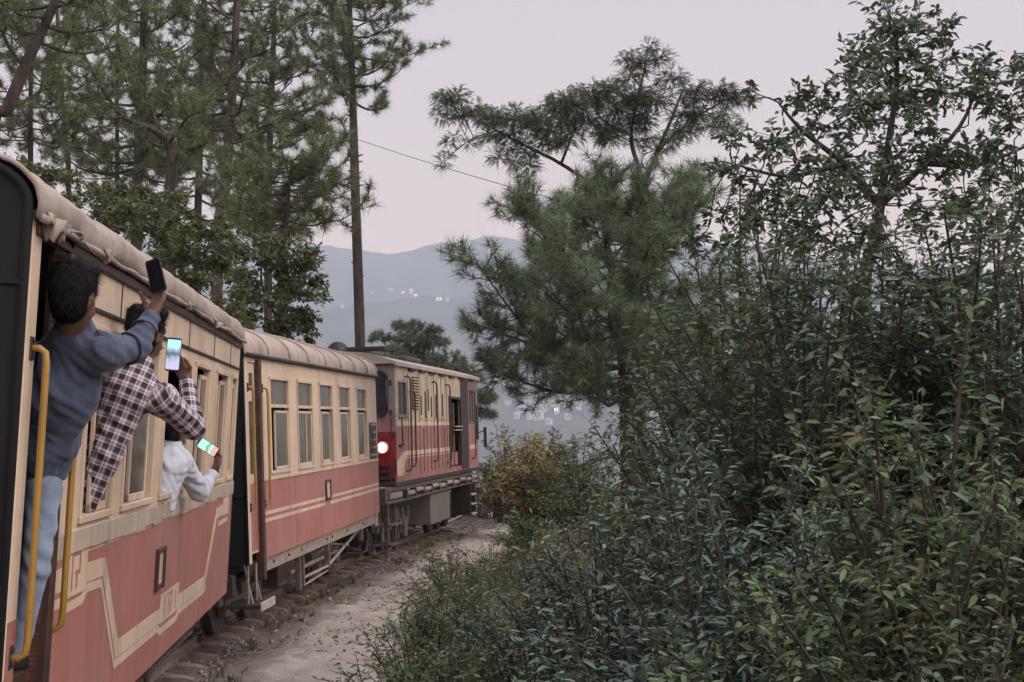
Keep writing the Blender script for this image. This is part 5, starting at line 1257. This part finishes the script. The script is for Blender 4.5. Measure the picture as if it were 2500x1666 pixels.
def skinmat(name, base):
    m, nt, b = nodes_of(name); n1 = nz(nt, 25, detail=3)
    nt.links.new(ramp(nt, n1.outputs[0], [(.3, tuple(c * .85 for c in base)), (.7, tuple(c * 1.15 for c in base))]).outputs[0], b.inputs['Base Color'])
    b.inputs['Roughness'].default_value = .5; return m
def hairmat():
    m, nt, b = nodes_of('black_hair'); n1 = nz(nt, 120, detail=3, stretch=(1, 1, .25))
    nt.links.new(ramp(nt, n1.outputs[0], [(.35, (.002, .0018, .0016)), (.7, (.010, .009, .008))]).outputs[0], b.inputs['Base Color']); b.inputs['Roughness'].default_value = .6; b.inputs['Specular IOR Level'].default_value = .18; bump(nt, b, n1.outputs[0], .8, .008); return m
def clothmat(name, base, sc=14, var=.3):
    m, nt, b = nodes_of(name); n1 = nz(nt, sc, detail=5); n2 = nz(nt, 260, detail=2)
    nt.links.new(ramp(nt, n1.outputs[0], [(.3, tuple(c * (1 - var) for c in base)), (.7, tuple(c * (1 + var) for c in base))]).outputs[0], b.inputs['Base Color'])
    b.inputs['Roughness'].default_value = .9; b.inputs['Sheen Weight'].default_value = .15; bump(nt, b, n2.outputs[0], .25, .002); return m
def plaidmat():
    """woven check from the cloth's own along/across coordinates"""
    m, nt, b = nodes_of('plaid_cotton'); L = nt.links
    at_ = nt.nodes.new('ShaderNodeAttribute'); at_.attribute_name = 'weave'; sp_ = nt.nodes.new('ShaderNodeSeparateXYZ'); L.new(at_.outputs['Vector'], sp_.inputs[0])
    def band(src, period, off, stops):
        mu = nt.nodes.new('ShaderNodeMath'); mu.operation = 'MULTIPLY_ADD'; mu.inputs[1].default_value = 1 / period; mu.inputs[2].default_value = off; L.new(src, mu.inputs[0])
        fr_ = nt.nodes.new('ShaderNodeMath'); fr_.operation = 'FRACT'; L.new(mu.outputs[0], fr_.inputs[0]); r = ramp(nt, fr_.outputs[0], stops); r.color_ramp.interpolation = 'CONSTANT'; return r.outputs[0]
    D, M_, Wt = (.08, .065, .075), (.52, .48, .53), (1, 1, 1)
    st_ = [(0, D), (.38, Wt), (.48, M_), (.70, Wt), (.80, M_), (.9, D)]
    c1_ = band(sp_.outputs[0], .060, 0.1, st_); c2_ = band(sp_.outputs[1], .060, .3, st_)
    mx = nt.nodes.new('ShaderNodeMix'); mx.data_type = 'RGBA'; mx.inputs[0].default_value = .5; L.new(c1_, mx.inputs[6]); L.new(c2_, mx.inputs[7])
    rm = nt.nodes.new('ShaderNodeMix'); rm.data_type = 'RGBA'; rm.blend_type = 'MULTIPLY'; rm.inputs[0].default_value = 1; L.new(mx.outputs[2], rm.inputs[6]); rm.inputs[7].default_value = (.80, .73, .76, 1)
    gm = nt.nodes.new('ShaderNodeGamma'); gm.inputs[1].default_value = 1.35; L.new(rm.outputs[2], gm.inputs[0]); L.new(gm.outputs[0], b.inputs['Base Color']); b.inputs['Roughness'].default_value = .9; return m
SKIN = skinmat('brown_skin', (.155, .08, .056)); HAIR = hairmat()

def nrm(v): v = np.array(v, float); return v / np.linalg.norm(v)
def head_prims(c, f, up, s=1.0):
    """skull, jaw, nose, ears round centre c; f = facing, up = crown"""
    f = nrm(f); r = nrm(np.cross(f, up)); up = np.cross(r, f); R = np.stack([r, f, up], 1); q = lambda x, y, z: np.array(c) + (r * x + f * y + up * z) * s
    return [('e', q(0, -.012, .03), (.076 * s, .096 * s, .092 * s), R), ('e', q(0, .03, -.055), (.056 * s, .062 * s, .07 * s), R), ('c', q(0, .092, -.005), q(0, .108, -.035), .012 * s, .017 * s, None, .02),
            ('e', q(.079, -.008, -.018), (.012 * s, .024 * s, .034 * s), R), ('e', q(-.079, -.008, -.018), (.012 * s, .024 * s, .034 * s), R), ('c', q(-.025, .088, -.075), q(.025, .088, -.075), .012 * s, .012 * s, None, .015),
            ('c', q(-.035, .082, .012), q(.035, .082, .012), .016 * s, .016 * s, None, .02)], q, R
def hand_prims(w, d, pn, side, curl, s=1.0, thumb_up=.5):
    """palm and five fingers; w wrist, d direction wrist->knuckles, pn palm normal, side = direction of the thumb"""
    d = nrm(d); pn = nrm(np.array(pn) - d * (np.dot(pn, d))); sd = nrm(np.cross(d, pn)); sd = sd * np.sign(np.dot(sd, side) or 1); w = np.array(w, float); P_ = []
    for k in np.linspace(-.030, .030, 4): P_.append(('c', w + d * .02 * s + sd * k * .55 * s, w + d * .092 * s + sd * k * s, .017 * s, .0135 * s, None, .018))
    for i, (k, L) in enumerate(((.031, .070), (.0105, .078), (-.0105, .072), (-.030, .056))):
        p = w + d * .092 * s + sd * k * s; a = 0.0
        for j, fr_ in enumerate((.44, .32, .24)):
            a += curl[j]; dd = d * math.cos(a) + pn * math.sin(a); e = p + dd * L * fr_ * 1.25 * s; P_.append(('c', p, e, (.0098 - .001 * j) * s, (.0090 - .001 * j) * s, None, .005)); p = e
    p = w + d * .028 * s + sd * .026 * s; d1 = nrm(sd * .75 + d * .65 + pn * .35); d2 = nrm(d * .9 + sd * .15 + pn * thumb_up); e = p + d1 * .042 * s; e2 = e + d2 * .034 * s; e3 = e2 + nrm(d2 + pn * .4) * .028 * s
    P_ += [('c', p, e, .0135 * s, .0115 * s, None, .012), ('c', e, e2, .0112 * s, .0100 * s, None, .005), ('c', e2, e3, .0100 * s, .0085 * s, None, .005)]
    return P_
def setm(o, root): o.parent = root; o.matrix_parent_inverse = Matrix.Translation(root.location).inverted(); return o
def skin_mesh(name, parts, mat, root):
    return setm(link(name, mesh_np(name, *joinVF(*parts)), mat, smooth=True), root)
def hair_prims(q, R, s=1.0, puff=1.0):
    return [('e', q(0, -.020, .050), (.088 * s * puff, .104 * s * puff, .092 * s * puff), R), ('e', q(0, -.050, -.022), (.080 * s * puff, .064 * s, .088 * s), R), ('e', q(0, -.052, -.070), (.062 * s, .040 * s, .045 * s), R), ('e', q(0, .045, .105), (.066 * s, .055 * s, .036 * s), R), ('e', q(.03, .01, .115), (.05 * s, .06 * s, .032 * s), R), ('e', q(-.035, -.03, .112), (.05 * s, .06 * s, .034 * s), R)]
def hair_on(q, R, root, s=1.0, puff=1.0, seed=0):
    V, F_ = grow(hair_prims(q, R, s, puff), .007, .03, .0045, (70, 50, 95), seed=seed)
    c = np.array(q(0, -.02, .03)); k = rng.choice(len(V), 5200); p_ = V[k] + rng.normal(0, .004, (5200, 3)); o_ = unit(p_ - c); dn = unit(np.cross(np.cross(o_, -R[:, 2] + .6 * R[:, 1] * np.sign((p_ - c) @ R[:, 1])[:, None]), o_) + 1e-6)
    d_ = unit(dn + o_ * rng.uniform(.12, .55, (5200, 1)) + rng.normal(0, .30, (5200, 3))); l_ = rng.uniform(.014, .036, (5200, 1)) * s; sw = unit(np.cross(d_, o_)) * .0011
    SV = np.stack([p_ - sw, p_ + sw, p_ + d_ * l_ + sw * .3, p_ + d_ * l_ - sw * .3], 1).reshape(-1, 3)
    o = setm(link('hair', mesh_np('hair', *joinVF((V, F_), (SV, np.arange(len(SV)).reshape(-1, 4)))), HAIR, smooth=True), root); return o

# ---- man in the doorway, blue jacket and jeans, phone raised
J = lambda px, py, Y: np.array(at(px, py, Y))
hA = J(186, 722, 5.80); shR, shL = J(252, 862, 5.90), J(104, 858, 6.10); chest, waist, hip = J(158, 935, 6.0), J(112, 1110, 6.08), J(106, 1170, 6.1)
elA, wrA = J(330, 848, 6.12), J(369, 776, 6.28)
pa = empty('person', loc=Vector(J(60, 1625, 6.1))); tag(pa, 'person in blue jacket and pale jeans standing in the doorway holding up a phone', 'person')
hp, q, R = head_prims(hA, (.36, .93, .06), (.06, .05, 1), 1.0)
neck = [('c', q(0, -.03, -.06), J(176, 830, 5.95), .058, .062)]
core = [('c', J(176, 840, 5.96), waist, .07, .06), ('c', shR, shL, .04, .04), ('c', shR, elA, .045, .038), ('c', elA, wrA, .038, .028)]
k1, a1 = J(86, 1390, 6.02), J(44, 1590, 6.06); k2, a2 = J(66, 1392, 6.15), J(28, 1600, 6.2)
core += [('c', hip, k1, .065, .05), ('c', k1, a1, .048, .035), ('c', J(92, 1175, 6.2), k2, .065, .05), ('c', k2, a2, .048, .035)]
hd = hand_prims(wrA, J(398, 706, 6.33) - wrA, (-.5, -.55, .3), (-.7, -.6, .2), (.35, .75, .6), 1.08, .8)
skin_mesh('body', [grow(hp + neck + core, .0125, .03), grow([('c', elA + (wrA - elA) * .6, wrA + (wrA - elA) * .08, .033, .028)] + hd, .0042, .008)], SKIN, pa)
hair_on(q, R, pa, 1.0, 1.08, 1)
BLUEJ = clothmat('blue_jacket_cloth', (.052, .066, .108), 9, .35)
jk = [('c', J(172, 858, 5.97), J(152, 955, 6.0), .125, .155, ((.25, 1, 0), .85)), ('c', J(152, 955, 6.0), J(116, 1090, 6.08), .155, .118), ('c', waist, J(109, 1140, 6.09), .110, .092), ('c', shR, shL, .068, .06), ('c', J(184, 798, 5.90), J(170, 850, 5.97), .070, .10),
      ('c', shR, elA, .070, .062, None, .07), ('c', elA, elA + (wrA - elA) * .72, .064, .050, None, .04), ('c', elA + (wrA - elA) * .74, elA + (wrA - elA) * .96, .048, .046, None, .012)]
V, F_ = grow(jk, .008, .06, [(.0085, (30, 12, 17), 2), (.0036, (20, 40, 78), 5), (.0030, (85, 20, 40), 1)]); setm(link('jacket', mesh_np('jacket', V, F_), BLUEJ, smooth=True), pa)
dj = shL - shR
for t_ in (.30, .62):                                         # dark bands round the sleeve
    c_ = shR + (elA - shR) * (.45 + t_) if t_ < .5 else elA + (wrA - elA) * .55; ax_ = nrm(elA - shR if t_ < .5 else wrA - elA); s1 = nrm(np.cross(ax_, [0, 0, 1])); s2 = np.cross(ax_, s1); rr_ = .070 if t_ < .5 else .058
    m_ = MB().tube([c_ + (s1 * math.cos(a) + s2 * math.sin(a)) * rr_ for a in np.linspace(0, 6.2832, 25)], .0065, 6); setm(m_.build('sleeve_band', clothmat('navy_band%d' % int(t_ * 10), (.008, .010, .025)), None, True), pa)
V, F_ = grow([('c', J(109, 1128, 6.09), J(107, 1150, 6.09), .098, .095)], .008, .02, .003, (5, 5, 160)); setm(link('waistband', mesh_np('waistband', V, F_), clothmat('olive_rib', (.035, .032, .022))), pa)
jn = [('c', J(106, 1155, 6.1), J(100, 1200, 6.12), .082, .09), ('c', J(108, 1190, 6.06), k1, .080, .060), ('c', k1, a1, .058, .048), ('c', J(92, 1190, 6.2), k2, .08, .06), ('c', k2, a2, .058, .048)]
V, F_ = grow(jn, .009, .03, .005, (26, 20, 40), seed=5); setm(link('jeans', mesh_np('jeans', V, F_), clothmat('pale_denim', (.20, .245, .33), 7, .35), smooth=True), pa)
for a_ in (a1, a2):
    V, F_ = grow([('e', a_ + [0, .04, -.055], (.045, .12, .042), np.eye(3)), ('c', a_, a_ + [0, 0, -.05], .042, .045)], .008, .02); setm(link('shoe', mesh_np('shoe', V, F_), BLACKP, smooth=True), pa)

# ---- man in plaid shirt leaning out of the first window
pb = empty('person', loc=Vector(J(205, 1240, 7.0))); tag(pb, 'person in dark plaid shirt leaning out of the first window filming with a lit phone', 'person')
hB = J(360, 815, 7.2); hpB, chB = J(206, 1228, 7.02), J(312, 960, 7.08); sR, sL = J(396, 975, 7.14), J(300, 930, 7.25); eB, wB = J(468, 1042, 7.36), J(456, 930, 7.50)
hp, q, R = head_prims(hB, (.42, .90, .1), (.20, .1, 1), 1.04)
core = [('c', hpB, chB, .05, .07), ('c', sR, sL, .035, .035), ('c', sR, eB, .042, .036), ('c', eB, wB, .036, .027), ('c', J(332, 915, 7.16), q(0, -.02, -.06), .055, .055)]
hd = hand_prims(wB, J(430, 872, 7.53) - wB, (-.25, -.95, .1), (1, .1, .2), (.30, .5, .5), 1.0, .7)
skin_mesh('body', [grow(hp + core, .0125, .03), grow([('c', eB + (wB - eB) * .6, wB + (wB - eB) * .06, .032, .027)] + hd, .0042, .008)], SKIN, pb)
hair_on(q, R, pb, 1.04, 1.02, 3)
shp = [('c', hpB, J(250, 1110, 7.04), .066, .088), ('c', J(250, 1110, 7.04), chB, .088, .120), ('c', chB, J(335, 925, 7.14), .115, .085), ('c', sR, sL, .072, .065), ('c', sR, eB, .078, .066, None, .05), ('c', eB, eB + (wB - eB) * .9, .066, .044, None, .03), ('c', J(335, 905, 7.15), J(342, 890, 7.16), .066, .064)]
V, F_ = grow(shp, .009, .06, [(.006, (34, 16, 40), 4), (.003, (80, 30, 70), 2)]); so_ = setm(link('shirt', mesh_np('shirt', V, F_), plaidmat(), smooth=True), pb)
def weave(ob, V, prims, side):
    D = np.stack([prim_d(V, p_) for p_ in prims], 1); k_ = D.argmin(1); out = np.zeros((len(V), 3))
    for i, p_ in enumerate(prims):
        m_ = k_ == i; a, b = np.array(p_[1]), np.array(p_[2]); ax_ = nrm(b - a); s_ = nrm(np.array(side) - ax_ * np.dot(side, ax_)); out[m_, 0] = (V[m_] - a) @ ax_ + i * .031 * 0; out[m_, 1] = (V[m_] - a) @ s_
    at_ = ob.data.attributes.new('weave', 'FLOAT_VECTOR', 'POINT'); at_.data.foreach_set('vector', out.astype(np.float32).ravel())
wp = [('c', hpB, J(335, 925, 7.14), .08, .12), ('c', sR, eB, .075, .065), ('c', eB, wB, .062, .045)]
weave(so_, V, wp, (1, .3, .1))

# ---- man in white shirt leaning out of a window farther on
pc = empty('person', loc=Vector(J(392, 1225, 9.5))); tag(pc, 'person in white shirt leaning out of a middle window with a sideways lit phone', 'person')
hC = J(428, 1052, 9.66); bC, cC = J(388, 1240, 9.45), J(408, 1140, 9.56); sR, sL = J(440, 1128, 9.64), J(388, 1095, 9.7); eC, wC = J(488, 1200, 9.85), J(521, 1155, 10.0)
hp, q, R = head_prims(hC, (.5, .84, -.1), (.15, .1, 1), 1.0)
core = [('c', bC, cC, .06, .07), ('c', sR, sL, .035, .035), ('c', sR, eC, .042, .036), ('c', eC, wC, .036, .027), ('c', J(412, 1100, 9.64), q(0, -.02, -.06), .055, .05)]
hd = hand_prims(wC, J(536, 1118, 10.04) - wC, (-.6, -.6, .3), (-.3, -.5, .8), (.35, .7, .6), 1.0, .7)
skin_mesh('body', [grow(hp + core, .0125, .03), grow([('c', eC + (wC - eC) * .6, wC + (wC - eC) * .06, .032, .027)] + hd, .0045, .008)], SKIN, pc)
hair_on(q, R, pc, 1.0, 1.0, 5)
shp = [('c', bC, cC, .105, .125), ('c', cC, J(412, 1100, 9.62), .12, .085), ('c', sR, sL, .074, .066), ('c', sR, eC, .080, .070, None, .05), ('c', eC, eC + (wC - eC) * .86, .070, .046, None, .03), ('c', J(413, 1092, 9.64), J(416, 1084, 9.64), .066, .064)]
V, F_ = grow(shp, .009, .06, [(.007, (34, 16, 40), 7), (.004, (85, 30, 70), 3)]); setm(link('shirt', mesh_np('shirt', V, F_), clothmat('white_cotton', (.50, .52, .58), 10, .18), smooth=True), pc)

# ---- passenger seated behind the second coach's first window
M2i = np.array(M2)
def l2w(x, y, z): v = M2 @ Vector((x, y, z)); return np.array(v)
pd = empty('person', loc=Vector(l2w(-.35, 1.2, 1.42))); tag(pd, 'passenger in red seated behind the first window of the second coach', 'person')
hp, q, R = head_prims(l2w(-.26, 1.16, 2.36), (.3, .9, 0), (0, 0, 1), 1.0)
skin_mesh('body', [grow(hp + [('c', l2w(-.27, 1.15, 2.28), l2w(-.3, 1.15, 1.5), .06, .09), ('c', l2w(-.3, 1.15, 1.5), l2w(-.3, 1.5, 1.45), .07, .06)], .013, .03)], SKIN, pd); hair_on(q, R, pd, 1, 1, 8)
V, F_ = grow([('c', l2w(-.27, 1.15, 2.12), l2w(-.3, 1.15, 1.6), .10, .15), ('c', l2w(-.15, 1.15, 2.12), l2w(-.42, 1.15, 2.12), .07, .07), ('c', l2w(-.13, 1.15, 2.10), l2w(-.12, 1.2, 1.82), .06, .05)], .011, .05, .005); setm(link('garment', mesh_np('garment', V, F_), clothmat('red_cloth', (.30, .025, .03)), smooth=True), pd)

# ---- phones
def screenmat(name, sky, mid, low, strength, seed):
    m, nt, b = nodes_of(name); tc = nt.nodes.new('ShaderNodeTexCoord'); sx_ = nt.nodes.new('ShaderNodeSeparateXYZ'); nt.links.new(tc.outputs['Generated'], sx_.inputs[0])
    n1 = nt.nodes.new('ShaderNodeTexNoise'); n1.inputs['Scale'].default_value = 3.2; n1.inputs['Detail'].default_value = 3; mp = nt.nodes.new('ShaderNodeMapping'); mp.inputs['Location'].default_value = (seed, seed * .7, 0)
    nt.links.new(tc.outputs['Generated'], mp.inputs[0]); nt.links.new(mp.outputs[0], n1.inputs['Vector'])
    ad = nt.nodes.new('ShaderNodeMath'); ad.operation = 'MULTIPLY_ADD'; ad.inputs[1].default_value = .30; nt.links.new(n1.outputs[0], ad.inputs[0]); nt.links.new(sx_.outputs['Z'], ad.inputs[2])
    r = ramp(nt, ad.outputs[0], [(.10, low), (.42, low), (.55, mid), (.66, tuple(c * .3 for c in mid)), (.80, mid), (.92, sky), (1.0, sky)])
    nt.links.new(r.outputs[0], b.inputs['Emission Color']); b.inputs['Emission Strength'].default_value = strength; b.inputs['Base Color'].default_value = (.02, .02, .02, 1); b.inputs['Roughness'].default_value = .15; return m
CASE = simple('dark_phone_case', (.018, .018, .022), .4, 0, .2, 20)
def phone(label, c, up, face, w, h, smat, group='phones held out of the train'):
    """slab with bevelled edges; local z = long axis, local -y = screen side"""
    up = Vector(up).normalized(); f = Vector(face); f = (f - up * f.dot(up)).normalized(); r = f.cross(up); c = Vector(c)
    M = Matrix(((r.x, -f.x, up.x, c.x), (r.y, -f.y, up.y, c.y), (r.z, -f.z, up.z, c.z), (0, 0, 0, 1)))
    poly = rrect(-w / 2, w / 2, -h / 2, h / 2, .011, 4)
    o = MB().prism(poly, 1, -.0045, .0045).build('phone', CASE); o.matrix_world = M; tag(o, label, 'phone', group)
    b = .006; s = MB().prism(rrect(-w / 2 + b * .6, w / 2 - b * .6, -h / 2 + b * 1.6, h / 2 - b * 1.6, .006, 3), 1, -.0056, -.0046).build('screen', smat, o)
    cm = MB().prism(rrect(w / 2 - .030, w / 2 - .008, h / 2 - .040, h / 2 - .010, .006, 3), 1, .0046, .0064); cm.build('camera_bump', RUBBER, o)
    return o
toc = lambda p: np.array([0, 0, CAMZ]) - p
pA = J(381, 674, 6.235); phone('dark phone held high above the coach roof by the person in blue', pA, C_UP * 1.0 - C_RIGHT * .26 + Vector((0, .10, 0)), (-.35, -.9, .15), .078, .158, simple('dark_screen', (.012, .012, .016), .2, 0, .1, 5))
pB = J(423, 866, 7.47); phone('phone with bright upright screen in the plaid shirted person\'s hand', pB, C_UP * 1.0 + C_RIGHT * .10, toc(pB), .080, .185, screenmat('bright_screen', (.50, .95, 1.0), (.35, .48, .62), (.62, .60, .85), .75, .3))
pC = J(508, 1093, 9.98); phone('phone held sideways with greenish screen by the person in white', pC, C_RIGHT * .80 - C_UP * .52, toc(pC), .080, .165, screenmat('greenish_screen', (.75, .45, .40), (.55, .95, .80), (.50, .85, .75), .8, 1.7))

# ================================================================== far houses and the overhead wire
HWALL = simple('whitewashed_wall', (.48, .46, .46), .9, 0, .1, .3); HROOF = simple('grey_sheet_roof', (.30, .28, .28), .7, 0, .2, .5); HWIN = simple('dark_window', (.04, .04, .05), .4); LITW = emit('lit_window', (1.0, .92, .80), 1.2)
def house(p, w, dpt, h, yaw, label, group, lit=False):
    r = empty('far_house', Matrix.Translation(p) @ Matrix.Rotation(yaw, 4, 'Z')); tag(r, label, 'house', group)
    MB().box(-w / 2, w / 2, -dpt / 2, dpt / 2, -6, h).build('wall', HWALL, r); MB().prism([(-dpt / 2 - .5, h + .02), (dpt / 2 + .5, h + .02), (0, h + dpt * .28)], 0, -w / 2 - .5, w / 2 + .5).build('roof', HROOF, r)
    n_ = max(2, int(w / 4))
    for i in range(n_):
        x = -w / 2 + w * (i + .5) / n_; MB().box(x - .8, x + .8, -dpt / 2 - .06, -dpt / 2 - .01, h * .35, h * .75).build('window', LITW if lit else HWIN, r)
hl = [(905, 724, 15, 'long white house high on the far slope, left of the others'), (953, 719, 15, 'white house on the far slope above the tree line, second from left'), (1004, 722, 9, 'brightest small lit house in the middle of the far slope'), (1015, 731, 7, 'tiny white house just below the brightest lit one'), (1072, 742, 14, 'white house on the far slope right of the lit one'), (1092, 744, 8, 'rightmost small white house high on the far slope'), (984, 717, 7, 'tiny pale house left of the brightest lit one'), (836, 757, 7, 'lone tiny house low on the far slope, left of the pole pine')]
for (px, py, w_, lb) in hl:
    p = on_mountain(px, py)
    if p is not None: house(p, w_ * .8, 5, 4.2, random.uniform(-.3, .3), lb, 'houses high on the far mountain', lit='lit' in lb)
ORD = ['leftmost', 'second', 'third', 'fourth', 'fifth', 'sixth', 'seventh', 'eighth', 'ninth', 'tenth', 'eleventh', 'twelfth', 'thirteenth', 'fourteenth', 'fifteenth', 'sixteenth', 'seventeenth', 'rightmost']
tp_ = sorted([(1205, 978), (1214, 955), (1224, 942), (1240, 990)] + [(1258 + 11.5 * k + random.uniform(-4, 4), random.uniform(992, 1040)) for k in range(14)])
for i, (px, py) in enumerate(tp_):
    p = on_mountain(px, py)
    if p is not None: house(p, random.uniform(6, 12), 7, random.uniform(5, 11), random.uniform(-.6, .6), ('%s pale house' if i in (0, 17) else '%s pale house from the left') % ORD[i] + ' in the hazy town at the mountain foot', 'houses of the valley town', lit=(i in (7, 13)))
a, b = at(560, 225, 52), at(1560, 540, 40); pts = [a + (b - a) * t - Vector((0, 0, 1.1 * 4 * t * (1 - t) * .25)) for t in [k / 24 for k in range(25)]]
o = MB().tube(pts, .011, 5).build('overhead_wire', RUBBER); tag(o, 'thin overhead wire slanting down from the pole pine towards the young pine', 'wire')
